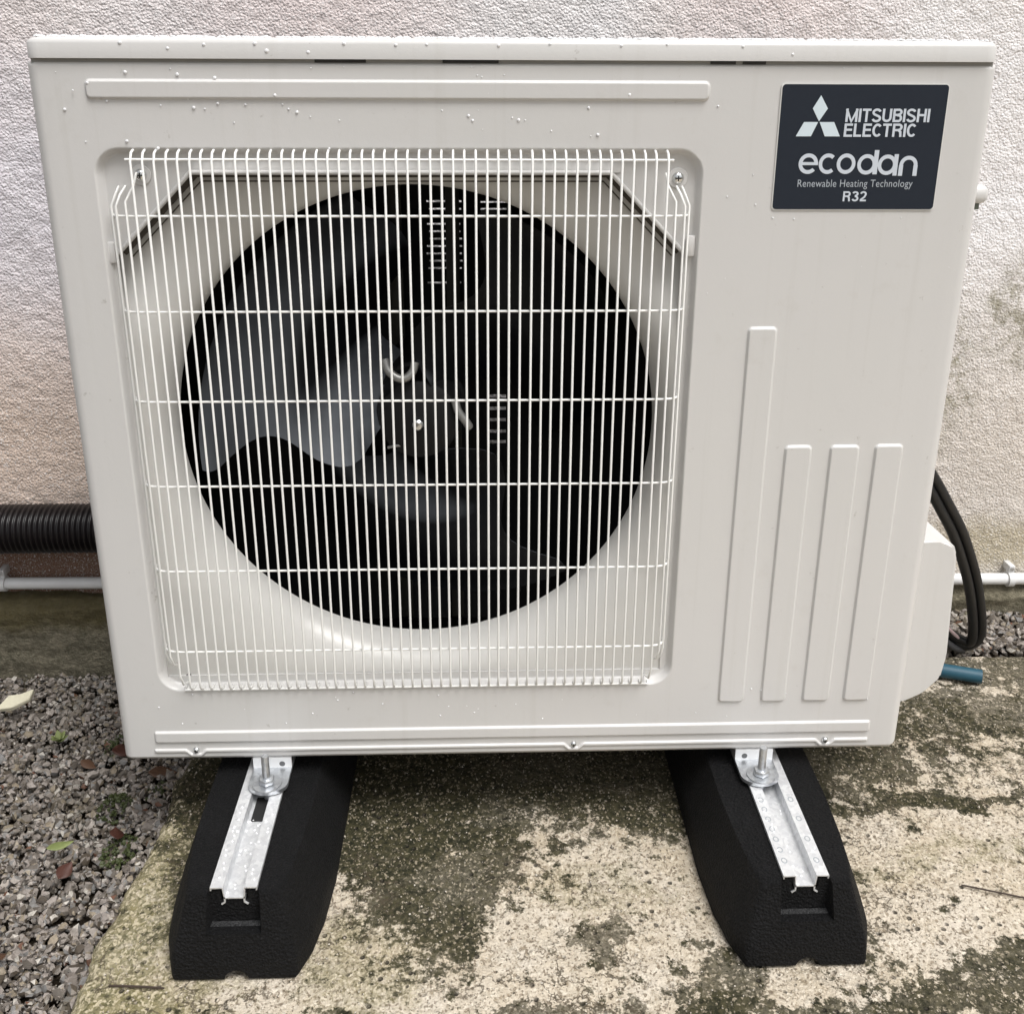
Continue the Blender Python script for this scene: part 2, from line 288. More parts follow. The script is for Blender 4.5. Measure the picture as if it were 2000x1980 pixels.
def apply_mods(o):
    dg = bpy.context.evaluated_depsgraph_get(); me = bpy.data.meshes.new_from_object(o.evaluated_get(dg)); o.modifiers.clear(); old = o.data; o.data = me; bpy.data.meshes.remove(old)
def lines(lo, hi, coarse, feats):
    """grid lines: coarse everywhere, dense round the given (centre, half, step) features, exact at given values"""
    s_ = set(np.round(np.arange(lo, hi, coarse), 5)) | {round(lo, 5), round(hi, 5)}
    dense = set(); exact = set()
    for c_, h_, st in feats:
        exact.add(round(c_, 5))
        if h_: dense |= set(np.round(np.arange(c_-h_, c_+h_+1e-9, st), 5))
    a = sorted(x for x in (s_ | dense) if lo < x < hi and all(abs(x-e) > .0003 for e in exact)); a = sorted(set(a) | {e for e in exact if lo <= e <= hi} | {round(lo, 5), round(hi, 5)})
    out = [a[0]]
    for x in a[1:]:
        if x-out[-1] > .00032 or x in exact or x == a[-1]: out.append(x)
    return np.array(out)

GZ = -.12      # slab surface
WY = .50       # wall face

# ================================================================ the setting
# ground sheet (soil under the pebbles)
Xs = np.array([-40, -3, -1.6, -.3, 1.6, 3, 40.]); Ys = np.array([-40, -3, -.5, .3, .6, 40.])
Xg, Yg = np.meshgrid(Xs, Ys); tag(gridmesh('ground', Xg, Yg, np.full_like(Xg, -.215), SOIL), kind='structure')

# concrete slab: real thickness, uneven face, ragged left edge
xs = np.concatenate([np.linspace(0, 1, 1)*0, np.arange(0, 1.46, .0032), np.linspace(1.5, 4, 12)]); xs = np.unique(xs)
ys = np.unique(np.concatenate([np.linspace(-3, -.46, 10), np.arange(-.44, .402, .0032)]))
XX, YY = np.meshgrid(xs, ys)
edge = -.462+.05*(YY+.0)+(fbm(YY, YY*0, 9, 4, 3)-.5)*.022+(fbm(YY, YY*0, 60, 3, 5)-.5)*.006
edge = np.where(YY < -.46, -.485, edge); XW = edge+XX
yb = (fbm(XW, XW*0, 12, 4, 9)-.5)*.03; YW = YY+yb*smooth01((YY-.3)/.1)
hgt = (fbm(XW, YW, 45, 4, 1)-.5)*.0032+(fbm(XW, YW, 7, 3, 2)-.5)*.005+(fbm(XW, YW, 180, 2, 6)-.5)*.0022
d = np.minimum(XX, .402-YY); ed = 1-np.clip(d/.016, 0, 1); hgt = hgt-ed**2*.008
ZW = GZ+hgt-.001
# skirts
XW = np.concatenate([XW[:, :1]-.002, XW], 1); YW = np.concatenate([YW[:, :1], YW], 1); ZW = np.concatenate([np.full_like(ZW[:, :1], -.23), ZW], 1)
XW = np.concatenate([XW, XW[-1:]], 0); YW = np.concatenate([YW, YW[-1:]+.002], 0); ZW = np.concatenate([ZW, np.full_like(ZW[-1:], -.23)], 0)
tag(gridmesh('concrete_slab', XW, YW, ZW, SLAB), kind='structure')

def ico(sub=1):
    bm = bmesh.new(); bmesh.ops.create_icosphere(bm, subdivisions=sub, radius=1); V = np.array([v.co[:] for v in bm.verts]); F = np.array([[v.index for v in f.verts] for f in bm.faces]); bm.free(); return V, F
def scatter(name, mat, pts, sizes, flat=(.45, .8), sub=1, nvar=10, tilt=.5, smooth=True):
    V0, F0 = ico(sub); var = []
    for k in range(nvar):
        s_ = V0.copy()
        for j in range(7):                              # chip flats off the ball
            nrm = rng.normal(size=3); nrm /= np.linalg.norm(nrm); dcut = rng.uniform(.55, .9); pr = s_@nrm; s_ -= np.outer(np.maximum(pr-dcut, 0), nrm)
        s_ *= 1+rng.normal(size=(len(s_), 1))*.05; var.append(s_)
    N = len(pts); AV = np.empty((N, len(V0), 3)); 
    for i in range(N):
        a, b, g = rng.uniform(0, 2*PI), rng.normal()*tilt, rng.normal()*tilt
        sc_ = np.array([1, rng.uniform(.6, .95), rng.uniform(*flat)])*sizes[i]
        ca, sa, cb, sb, cg, sg = math.cos(a), math.sin(a), math.cos(b), math.sin(b), math.cos(g), math.sin(g)
        R_ = np.array([[ca, -sa, 0], [sa, ca, 0], [0, 0, 1]])@np.array([[1, 0, 0], [0, cb, -sb], [0, sb, cb]])@np.array([[cg, 0, sg], [0, 1, 0], [-sg, 0, cg]])
        AV[i] = (var[rng.integers(nvar)]*sc_)@R_.T+pts[i]
    F = (F0[None]+np.arange(N)[:, None, None]*len(V0)).reshape(-1, 3); V = AV.reshape(-1, 3)
    me = bpy.data.meshes.new(name); me.vertices.add(len(V)); me.vertices.foreach_set('co', V.ravel().astype(np.float32)); me.loops.add(F.size); me.loops.foreach_set('vertex_index', F.ravel().astype(np.int32))
    me.polygons.add(len(F)); me.polygons.foreach_set('loop_start', (np.arange(len(F))*3).astype(np.int32)); me.update(calc_edges=True); me.materials.append(mat)
    if smooth: me.shade_smooth(); me.set_sharp_from_angle(angle=math.radians(32))
    o = bpy.data.objects.new(name, me); COL.objects.link(o); return o
# pebble bed left of the slab and the strip behind it
def bed_z(x, y): return np.where(x > .2, -.118, -.183)+.065*0
pts = []; sz = []
def edge_x(y): return -.462+.05*y-.008
def lay(x0, x1, y0, y1, n, zf, lo, hi, cond=None):
    for _ in range(n):
        x, y = rng.uniform(x0, x1), rng.uniform(y0, y1)
        if cond and not cond(x, y): continue
        pts.append((x, y, zf(x, y)+rng.uniform(-.004, .006))); sz.append(rng.uniform(lo, hi)*(1.25 if rng.random() < .08 else 1))
left = lambda x, y: x < edge_x(y)-.002 or y > .41
zl = lambda x, y: -.188+.006*math.sin(x*13+y*9)+.012*math.exp(-((x-edge_x(y))/.05)**2)
lay(-1.25, -.43, -.45, .49, 6200, lambda x, y: zl(x, y)-.010, .0052, .0105, left)
lay(-1.25, -.43, -.45, .49, 8200, zl, .0042, .0098, left)
lay(-1.25, -.43, -.45, .49, 3400, lambda x, y: zl(x, y)+.004, .003, .0075, left)
lay(-1.1, -.43, -.42, .49, 9000, lambda x, y: zl(x, y)-.002+rng.uniform(-.006, .006), .0014, .0036, left)
lay(-3, -1.25, -1.2, .49, 5000, lambda x, y: -.195, .012, .02)
lay(-1.25, -.5, -1.4, -.45, 2400, lambda x, y: -.192, .009, .016)
mid = lambda x, y: y > .405
zr = lambda x, y: -.19+.070*float(smooth01((x+.3)/.7))+.045*(y-.4)/.1*float(smooth01((x+.3)/.7))
lay(-.43, 1.6, .40, .49, 6400, zr, .0045, .0105, mid); lay(-.43, 1.6, .40, .49, 2600, lambda x, y: zr(x, y)-.012, .008, .014, mid)
tag(scatter('gravel', PEB, np.array(pts), sz), kind='stuff')
# raised soil under the right hand strip
Xg, Yg = np.meshgrid(np.linspace(-.5, 4, 60), np.linspace(.40, .52, 5)); Zg = -.205+.075*smooth01((Xg+.3)/.7); tag(gridmesh('soil', Xg, Yg, Zg, SOIL), kind='structure')
# loose grit on the slab
pts = []; sz = []
for _ in range(5200):
    x = rng.uniform(-.45, .95); y = rng.uniform(-.33, .38); pts.append((x, y, GZ+.0003)); sz.append(rng.uniform(.0006, .0019)*(1.7 if rng.random() < .05 else 1))
tag(scatter('grit', GRIT, np.array(pts), sz, sub=1, nvar=5), kind='stuff')
# moss cushions along the slab's left foot
pts = []; sz = []
for (cx, cy, r, n_) in ((-.555, .13, .024, 110), (-.52, .045, .026, 140), (-.487, -.12, .010, 150), (-.72, .06, .022, 60), (-.50, .16, .02, 60), (-.60, .27, .02, 60)):
    for _ in range(n_):
        a = rng.uniform(0, 2*PI); q = r*math.sqrt(rng.random()); pts.append((min(cx+q*math.cos(a), edge_x(cy)-.003), cy+q*math.sin(a)*1.3, -.180+.010*(1-(q/r)**2)+rng.uniform(-.003, .003))); sz.append(rng.uniform(.0018, .0042))
tag(scatter('moss', MOSS, np.array(pts), sz, flat=(.6, 1)), kind='stuff')

# house wall with its plinth
wall = empty('house_wall', (0, WY, 0), 'rough rendered house wall, whitish with pink and brown stains, behind the unit', 'wall')
xs = np.unique(np.concatenate([np.linspace(-6, -1.25, 8), np.arange(-1.2, 1.25, .0036), np.linspace(1.3, 6, 8)])); zs = np.unique(np.concatenate([np.arange(-.06, 1.0, .0036), np.linspace(1.05, 4, 8)]))
XX, ZZ = np.meshgrid(xs, zs); fine = ((np.abs(XX) < 1.21) & (ZZ < 1.0)).astype(float)
YW = WY-((fbm(XX, ZZ, 90, 3, 21)-.5)*.0030+(fbm(XX, ZZ, 8, 3, 22)-.5)*.006)*fine
gridmesh('rendered_face', XX, YW, ZZ, WALL, wall)
xs = np.unique(np.concatenate([np.linspace(-6, -1.25, 8), np.arange(-1.2, 1.25, .006), np.linspace(1.3, 6, 8)])); u = np.linspace(0, 1, 46); XX, UU = np.meshgrid(xs, u)
zz = np.where(UU < .75, -.23+(UU/.75)*.175, -.055+(UU-.75)/.25*.022); yy = np.where(UU < .75, WY-.030, WY-.030+(UU-.75)/.25*.034)
nz = (fbm(XX, UU, 6, 4, 31)-.5)*.016+(fbm(XX, UU*20, 60, 3, 33)-.5)*.006
gridmesh('plinth', XX, yy-nz*(UU < .97), zz+nz*.5, PLINTH, wall)

# ================================================================ pipes and cables
hose = empty('corrugated_conduit', (-.75, WY-.042, .06), 'thick black corrugated conduit running along the wall left of the unit', 'conduit')
prof = []; P = []; r_ = []; x = -1.5
k = 0
while x < -.25:
    ph = (x/.0082) % 1; rr = .0345 if ph < .5 else .0395
    P.append((x, WY-.046+.002*math.sin(x*5), .099+.003*math.cos((x+.7)*6)*1)); r_.append(.0372+.0030*math.cos(2*PI*x/.0084)); x += .0014
V, F = tube_vf(P, r_, 28); obj('conduit_sleeve', V, F, HOSE, hose)
pz = -.010
wp = empty('white_pipe', (0, WY-.02, pz), 'thin white plastic pipe clipped low along the wall on both sides of the unit', 'pipe')
tube('pipe_run', [(x_, WY-.018, pz-.004-.013*(x_+.85)/1.7*1.0+.004) for x_ in np.linspace(-2.2, 2.2, 12)], .0100, PIPE, wp, 18)
for cx in (-.835, .868, -1.5, 1.5, -.2, .3):
    zc = pz-.013*(cx+.85)/1.7
    V, F = lathe_vf([(.0108, -.005), (.0135, -.005), (.0135, .005), (.0108, .005)], (cx, WY-.018, zc), 'x', 20); c_ = obj('pipe_clip', V, F, PIPE, wp, auto=40)
    box('clip_nail_boss', cx-.005, cx+.005, WY-.022, WY+.002, zc+.0125, zc+.026, PIPE, c_, .0015); lathe('nail', [(.0001, -.0005), (.0032, 0), (.0032, .003)], (cx, WY-.0235, zc+.021), ZINC, c_, 'y', 10)
cp = [(.44, .31, .350), (.585, .33, .282), (.676, .342, .166), (.7243, .356, .0793), (.757, .372, .0), (.7775, .388, -.075), (.763, .400, -.104), (.727, .402, -.078), (.64, .38, -.01)]
ca = catmull([(x_+.004, y_, z_) for x_, y_, z_ in cp], 9); ca2 = catmull([(x_-.0095*(1 if z_ > -.09 else .3), y_-.002, z_-.006*(1 if i < 6 else -2)) for i, (x_, y_, z_) in enumerate(cp)], 9)
tag(tube('cable', ca, .0078, CABLE, None, 14), 'outer thick black cable looping down to the gravel right of the unit', 'cable', 'cables beside the unit')
tag(tube('cable', ca2, .0078, CABLE, None, 14), 'inner thick black cable, nested inside the outer loop beside the wall', 'cable', 'cables beside the unit')
cc = catmull([(.62, .37, .02), (.69, .390, -.034), (.722, .394, -.060), (.752, .396, -.088), (.770, .40, -.104)], 6)
c3 = catmull([(.60, .37, .0), (.68, .388, -.050), (.712, .392, -.078), (.745, .396, -.104), (.765, .402, -.112)], 6)
tag(tube('cable', c3, .0060, simple('grey_cable_sheath', (.045, .045, .048), .5), None, 12), 'thin dark grey cable lying below the pink pipe beside the side cover', 'cable', 'cables beside the unit')
tag(tube('copper_pipe', cc, .0030, simple('pale_pink_sleeve', (.55, .42, .42), .4), None, 10), 'thin pale pink pipe on the gravel inside the loop of black cables', 'pipe')
bp = empty('blue_pipe', (.70, .335, GZ), 'short stub of blue plastic pipe lying on the concrete right of the unit', 'pipe')
A = Vector((.50, .405, GZ+.0125)); B = Vector((.754, .3150, GZ+.0125))
dr = (B-A).normalized(); V, F = tube_vf([A, B, B-dr*.0001, B-dr*.03], [.0112, .0112, .0090, .0090], 24); obj('pipe_wall', V, F, BLUE, bp, auto=40)
# ================================================================ small litter
def leaf(L_, w_, loc, rot, mat, label, cat='leaf', curl=.25, group=None, name='fallen_leaf', th=.0006):
    n_ = 9; V = []; F = []
    for s_ in (1, -1):
        for i in range(n_+1):
            t_ = i/n_; wd = w_*math.sin(PI*t_**.8)*.5+.0003; x_ = (t_-.5)*L_; z_ = curl*L_*(2*t_-1)**2*.5
            V += [(x_, -wd, z_+wd*.45+s_*th/2), (x_, 0, z_+s_*th/2), (x_, wd, z_+wd*.45+s_*th/2)]
    m_ = 3*(n_+1)
    for i in range(n_):
        for j in range(2):
            a = i*3+j; F.append((a, a+1, a+4, a+3)); F.append((m_+a, m_+a+3, m_+a+4, m_+a+1))
        F.append((i*3, i*3+3, m_+i*3+3, m_+i*3)); F.append((i*3+2, m_+i*3+2, m_+i*3+5, i*3+5))
    o = obj(name, V, F, mat, None); o.location = loc; o.rotation_euler = rot; return tag(o, label, cat, group)
G = 'fallen leaves on the gravel'
leaf(.034, .013, (-.599, .046, -.170), (.2, .15, .6), LGRN, 'green leaf lying alone on the gravel left of the slab', group=G)
leaf(.026, .019, (-.577, .005, -.173), (.3, -.2, 1.2), LRED, 'small dark red leaf just below the green leaf on the gravel', group=G)
leaf(.034, .024, (-.580, .243, -.171), (.2, .3, .3), LRED, 'dark red leaf on the gravel touching the lower left edge of the unit', group=G)
leaf(.028, .015, (-.622, .215, -.172), (.1, .2, -.4), LORG, 'rust brown leaf on gravel, left of the dark red leaf by the unit', group=G)
leaf(.040, .022, (-.506, .190, -.170), (.15, .1, .1), LORG, 'long rust brown leaf on gravel directly below the unit corner', group=G)
leaf(.030, .018, (-.53, .06, -.165), (.4, .1, 2), LRED, 'reddish leaf against the slab edge behind the left rubber block', group=G)
leaf(.026, .014, (-.60, -.135, -.168), (.2, .3, 2.4), LORG, 'rust leaf on the gravel near the bottom left of the photo', group=G)
for (x_, y_, a_) in ((-.685, .272, 0), (-.675, .262, 1.3), (-.695, .265, 2.5)): pass
wd = empty('weed', (-.685, .272, -.175), 'tiny bright green weed sprouting from the gravel left of the unit', 'plant')
for i in range(7):
    a_ = i*2*PI/7+.3; l_ = leaf(.016, .009, (.007*math.cos(a_), .007*math.sin(a_), .008+.002*(i % 3)), (0, -.5, a_), LGRN, None, None, name='leaf'); l_.parent = wd
bm = bmesh.new()
vs = [bm.verts.new(p) for p in ((-.034, -.012, 0), (-.004, -.017, .003), (.028, -.008, .008), (.034, .012, .010), (.008, .009, .006), (-.014, .014, .002))]
f = bm.faces.new(vs); e = bmesh.ops.extrude_face_region(bm, geom=[f]); bmesh.ops.translate(bm, verts=[v for v in e['geom'] if isinstance(v, bmesh.types.BMVert)], vec=(0, 0, .010)); bmesh.ops.bevel(bm, geom=bm.edges[:], offset=.0012, segments=1, affect='EDGES')
o = bmo('stone_chip', bm, PALE, None); o.location = (-.782, .355, -.158); o.rotation_euler = (.35, -.1, .15); tag(o, 'cream coloured flat shard tilted on the gravel at the far left', 'stone chip'); o.scale = (.85, .85, .85)
tag(tube('twig', catmull([(-.439, -.2215, GZ+.003), (-.42, -.2235, GZ+.004), (-.40, -.2245, GZ+.0035), (-.379, -.2262, GZ+.003)], 4), [.0008]+[.0012]*11+[.0009], TWIG, None, 7), 'short straight dark twig on the slab beside the left rubber block', 'twig', 'twigs on the slab')
tag(tube('twig', catmull([(.532, -.1067, GZ+.003), (.56, -.117, GZ+.004), (.60, -.130, GZ+.0035), (.66, -.15, GZ+.003)], 4), .0011, TWIG, None, 7), 'long thin dark twig on the slab at the right edge of the photo', 'twig', 'twigs on the slab')

# ================================================================ rubber feet with rails
def foot(cx, label, slot):
    r = empty('support_block', (cx, .083, GZ), label, 'rubber foot', 'rubber feet under the unit')
    # plan outlines at three heights (half widths at stations along y)
    def ring(z, hf, h2, hm, yf, yb):
        st = [(hf, yf), (h2, yf+.034), (h2*.45+hm*.55, yf+.075), (hm, yf+.14)]
        pr = [(-a, b) for a, b in st]+[(-a, yb-(b-yf)) for a, b in reversed(st)]+[(a, yb-(b-yf)) for a, b in st]+[(a, b) for a, b in reversed(st)]
        return [(cx+a, b, z) for a, b in pr]
    rings = [ring(GZ+.0005, .066, .079, .090, -.217, .383), ring(GZ+.026, .0655, .0785, .0885, -.214, .380), ring(-.026, .049, .056, .064, -.191, .357)]
    bm = bmesh.new(); vr = [[bm.verts.new(p) for p in q] for q in rings]; n_ = len(vr[0])
    for a in range(2):
        for i in range(n_): bm.faces.new((vr[a][i], vr[a][(i+1) % n_], vr[a+1][(i+1) % n_], vr[a+1][i]))
    bm.faces.new(vr[0][::-1]); bm.faces.new(vr[2])
    bmesh.ops.bevel(bm, geom=bm.edges[:], offset=.0045, segments=3, profile=.5, affect='EDGES')
    body = bmo('rubber_body', bm, RUBBER, r, True, 50)
    cuts = []
    def cutter(bm_):
        bmesh.ops.recalc_face_normals(bm_, faces=bm_.faces[:]); me = bpy.data.meshes.new('c'); bm_.to_mesh(me); bm_.free(); o_ = bpy.data.objects.new('c', me); COL.objects.link(o_); cuts.append(o_)
        md = body.modifiers.new('b', 'BOOLEAN'); md.object = o_; md.operation = 'DIFFERENCE'; md.solver = 'EXACT'
    b1 = bmesh.new(); bbox(b1, cx-.0145, cx+.0145, -.30, .45, -.039, .02); cutter(b1)                          # groove for the channel
    b1 = bmesh.new()                                                                                          # front pocket with a sloping sill
    q = [(-.25, -.0700), (-.1885, -.0670), (-.1865, -.060), (-.1860, -.01), (-.25, -.01)]; A_ = []
    for sx_, wd_ in ((-1, 0), (1, 0)): A_.append([b1.verts.new((cx+sx_*((.0255 if i in (1, 2) else .027) if 0 < i < 4 else .041), y_, z_)) for i, (y_, z_) in enumerate(q)])
    for i in range(5): b1.faces.new((A_[0][i], A_[0][(i+1) % 5], A_[1][(i+1) % 5], A_[1][i]))
    b1.faces.new(A_[0]); b1.faces.new(A_[1][::-1]); cutter(b1)
    b1 = bmesh.new(); g = bmesh.ops.create_cone(b1, segments=20, radius1=.0135, radius2=.0135, depth=1.2, cap_ends=True)['verts']; bmesh.ops.rotate(b1, verts=g, cent=(0, 0, 0), matrix=Matrix.Rotation(PI/2, 3, 'X')); bmesh.ops.translate(b1, verts=g, vec=(cx+.002, 0, GZ)); cutter(b1)
    bpy.context.view_layer.update(); apply_mods(body); body.data.shade_smooth(); body.data.set_sharp_from_angle(angle=math.radians(42))
    for c_ in cuts: bpy.data.objects.remove(c_)
    V = [(cx-.0300, -.2055, -.0708), (cx+.0300, -.2055, -.0708), (cx+.0262, -.1890, -.0655), (cx-.0262, -.1890, -.0655)]; V += [(a, b, c_-.004) for a, b, c_ in V]
    obj('pocket_sill', V, [(0, 1, 2, 3), (0, 4, 5, 1), (1, 5, 6, 2), (2, 6, 7, 3), (3, 7, 4, 0)], SILL, r, False)
    # rail: two flanges with a channel between them and small lips beneath
    rx, y0, y1 = cx, -.188, .355; th = .0016; hw, ch, zt, zb = .0250, .0112, -.0215, -.0350
    sec = [(-hw, zt-.004), (-hw, zt), (-ch, zt), (-ch+.001, zb), (ch-.001, zb), (ch, zt), (hw, zt), (hw, zt-.004)]
    def sheet(sec_, ya, yb_):
        V = []; F = []; n_ = len(sec_)
        nr = []
        for i in range(n_):
            a = np.array(sec_[max(i-1, 0)]); b = np.array(sec_[min(i+1, n_-1)]); d_ = (b-a)/np.linalg.norm(b-a); nr.append((d_[1], -d_[0]))
        for y_ in (ya, yb_):
            for (x_, z_), (nx, nz_) in zip(sec_, nr): V += [(rx+x_, y_, z_), (rx+x_+nx*th, y_, z_+nz_*th)]
        o_ = 2*n_
        for i in range(n_-1):
            a = 2*i; F += [(a, a+2, a+2+o_, a+o_), (a+1, a+1+o_, a+3+o_, a+3), (a, a+1, a+3, a+2), (a+o_, a+2+o_, a+3+o_, a+1+o_)]
        F += [(0, o_, o_+1, 1), (2*n_-2, 2*n_-1, o_+2*n_-1, o_+2*n_-2)]
        return V, F
    parts = [sheet(sec, y0, y1)]
    for s_ in (-1, 1):
        lp = [(s_*ch, zb+.001), (s_*(ch), zb-.006), (s_*(ch+.0035), zb-.0085)]
        parts.append(sheet(lp if s_ > 0 else lp[::-1], y0, y1))
    V, F = join(parts); ro = obj('mounting_rail', V, F, RAIL, r, True, 30)
    bm = bmesh.new(); bm.from_mesh(ro.data); bmesh.ops.recalc_face_normals(bm, faces=bm.faces[:]); bm.to_mesh(ro.data); bm.free()
    if slot: box('slot', cx-.0068, cx+.0068, -.0715, -.030, zb-.0006, zb+.0008, SLOT, ro)
    # stamped oval marks and water beads on the flanges
    mk = []
    if not slot:
        for k_ in range(7):
            for s_ in (-1, 1):
                if s_ > 0 and k_ % 2: continue
                y_ = -.165+k_*.0165; V, F = lathe_vf([(.0022, 0), (.0028, .0003), (.0034, 0)], (cx+s_*.018, y_, zt+.0001), 'z', 16); V = [Vector((v.x, y_+(v.y-y_)*1.3, v.z)) for v in V]; mk.append((V, F[:-2]))
        V, F = join(mk); tag(obj('stamped_mark', V, F, simple('stamp_grey', (.40, .43, .46), .5, .4), ro), kind='stuff')
    # bolt, nut, washer
    bx = cx+(.006 if cx < 0 else -.009)
    lathe('bolt', [(.0001, -.045), (.0047, -.045), (.0047, .0245), (.0038, .0262), (.0001, .0262)], (bx, -.030, 0), ZINC, r, 'z', 20)
    bm = bmesh.new(); g = bmesh.ops.create_cone(bm, segments=6, radius1=.0098, radius2=.0098, depth=.0075, cap_ends=True)['verts']; bmesh.ops.translate(bm, verts=g, vec=(bx, -.030, -.0088)); bmesh.ops.bevel(bm, geom=bm.edges[:], offset=.0008, segments=1, affect='EDGES'); bmo('nut', bm, ZINC, r)
    lathe('washer', [(.006, -.0152), (.0172, -.0152), (.0176, -.0142), (.0172, -.0130), (.006, -.0130)], (bx, -.030, 0), ZINC, r, 'z', 32)
    V, F = [], []
    for _ in range(46 if slot else 22):
        x_ = cx+rng.uniform(-.023, .023); y_ = rng.uniform(-.183, -.06); zz_ = zt if abs(x_-cx) > .012 else zb
        v_, f_ = lathe_vf([(.0013, 0), (.0011, .0006), (.0006, .0010), (.0001, .0011)], (x_, y_, zz_+.0001), 'z', 8); V.append((v_, f_))
    V, F = join(V); tag(obj('water_bead', V, F, DROP, r), kind='stuff')
    return r
foot(-.307, 'black rubber foot with galvanised rail, the left one beside the gravel', True)
foot(.3105, 'black rubber foot with galvanised rail, the right one standing wholly on pale concrete', False)

# ================================================================ the heat pump
hp = empty('heat_pump', (0, .165, -.02), 'large cream outdoor unit with round fan behind wire guard and navy label', 'heat pump')
HW, HH, RC = .481, .8094, .013          # half width, panel height, corner radius
def sdrr(x, z, x0, x1, z0, z1, r):
    cx, cz = (x0+x1)/2, (z0+z1)/2; qx = np.abs(x-cx)-(x1-x0)/2+r; qz = np.abs(z-cz)-(z1-z0)/2+r
    return np.minimum(np.maximum(qx, qz), 0)+np.hypot(np.maximum(qx, 0), np.maximum(qz, 0))-r
EMB = [(-.4252, .1912, .7742, .7940, .006, .0030), (-.4397, .4422, .0245, .0420, .004, .0026),
       (.2478, .2808, .0710, .5435, .006, .0028), (.3003, .3322, .0708, .4073, .006, .0028), (.3516, .3862, .0706, .4073, .006, .0028), (.4025, .4360, .0704, .4078, .006, .0028)]
REC = (-.4262, .1898, .0972, .7287, .027)
HX0, HX1, HZ0, HZ1 = -.4173, .1765, .1120, .7040
fx = []; fz = []
for x0, x1, z0, z1, r, d_ in EMB:
    fx += [(x0, .0052, .0007), (x1, .0052, .0007)]; fz += [(z0, .0052, .0007), (z1, .0052, .0007)]
fx += [(REC[0]+.003, .009, .001), (REC[1]-.003, .009, .001), (REC[0]+.02, .018, .0017), (REC[1]-.02, .018, .0017), (HX0, 0, 0), (HX1, 0, 0)]
fz += [(REC[2]+.003, .008, .001), (REC[3]-.003, .008, .001), (REC[2]+.02, .018, .0017), (REC[3]-.02, .018, .0017), (HZ0, 0, 0), (HZ1, 0, 0), (.0125, .008, .0006), (HH-.001, .004, .0005)]
SCRX = (-.3906, .0726, .3874)
for s_ in SCRX: fx.append((s_, .017, .0011))
gx = lines(-HW+RC, HW-RC, .012, fx); gz = lines(0, HH, .012, fz)
XX, ZZ = np.meshgrid(gx, gz); h = np.zeros_like(XX)
for x0, x1, z0, z1, r, d_ in EMB: h += d_*smooth01(-sdrr(XX, ZZ, x0, x1, z0, z1, r)/.0028)
h -= .0100*smooth01(-sdrr(XX, ZZ, *REC)/.0065)
zl_ = np.full_like(XX, .0155)
for s_ in SCRX: zl_ -= .0062*smooth01(1-(np.abs(XX-s_)-.005)/.008)
h += .0055*smooth01((.7225-ZZ)/.0165)*(ZZ > .70)*smooth01((XX+.336)/.012)*smooth01((.104-XX)/.012)
lim = smooth01((.4415-np.abs(XX))/.002)
h += lim*.0022*(smooth01((zl_-ZZ)/.0015+.5)-smooth01((zl_-.0030-ZZ)/.0030))          # folded seam with joggles round the screws
h -= .004*smooth01(1-(ZZ)/.002)**2*0
h -= .0035*(1-np.sqrt(np.clip(1-np.clip((ZZ-(HH-.004))/.004, 0, 1)**2, 0, 1)))
h -= .0030*(1-np.sqrt(np.clip(1-np.clip((.003-ZZ)/.003, 0, 1)**2, 0, 1)))
h += (fbm(XX, ZZ, 2.2, 2, 41)-.5)*.0016*smooth01(sdrr(XX, ZZ, *REC)/.02)*smooth01((HW-.03-np.abs(XX))/.05)
h0 = h
# side wraps: quarter round then straight back
def side(sgn):
    pr = [(RC*math.sin(a), RC*(1-math.cos(a))) for a in np.linspace(0, PI/2, 9)[1:]]+[(RC, RC+.006), (RC, .10), (RC, .325)]
    return pr
prR = side(1); colsX = []; colsY = []
edgeH = -h[:, 0]
LX = np.array([[-HW+RC-p[0] for p in reversed(prR)]]*len(gz)); LY = np.array([[p[1] for p in reversed(prR)]]*len(gz))
RX = np.array([[HW-RC+p[0] for p in prR]]*len(gz)); RY = np.array([[p[1] for p in prR]]*len(gz))
fade = np.array([[max(0, 1-p[1]/RC) for p in prR]])
LYh = LY+(-h[:, :1])*fade[:, ::-1]; RYh = RY+(-h[:, -1:])*fade
PX = np.concatenate([LX, XX, RX], 1); PY = np.concatenate([LYh, -h, RYh], 1); PZ = np.concatenate([np.repeat(gz[:, None], LX.shape[1], 1), ZZ, np.repeat(gz[:, None], RX.shape[1], 1)], 1)
# bottom corners slightly rounded, bottom and top hems turned back
cxm = np.clip((np.abs(PX)-(HW-.012))/.012, 0, 1); PZ = PZ+np.where(PZ < .012, 1, 0)*((1-np.sqrt(np.clip(1-cxm**2, 0, 1)))*.009)*(1-PZ/.012)*(PX > 0)
PX = np.concatenate([PX[:1], PX, PX[-1:]], 0); PY = np.concatenate([np.maximum(PY[:1], 0)+.02, PY, np.maximum(PY[-1:], 0)+.02], 0); PZ = np.concatenate([PZ[:1]+.0002, PZ, PZ[-1:]-.0002], 0)
keep = np.ones((PX.shape[0]-1, PX.shape[1]-1), bool)
mx = (PX[1:-1, :][0][:-1]+PX[1:-1, :][0][1:])/2; mz = (PZ[:-1, 5]+PZ[1:, 5])/2
midc = LX.shape[1]+len(gx)//2; mz = (PZ[:-1, midc]+PZ[1:, midc])/2
inside = (mz[:, None] > HZ0) & (mz[:, None] < HZ1) & (mx[None] > HX0) & (mx[None] < HX1)
keep[inside] = False
panel = gridmesh('front_panel', PX, PY, PZ, CREAM, hp, True, keep)
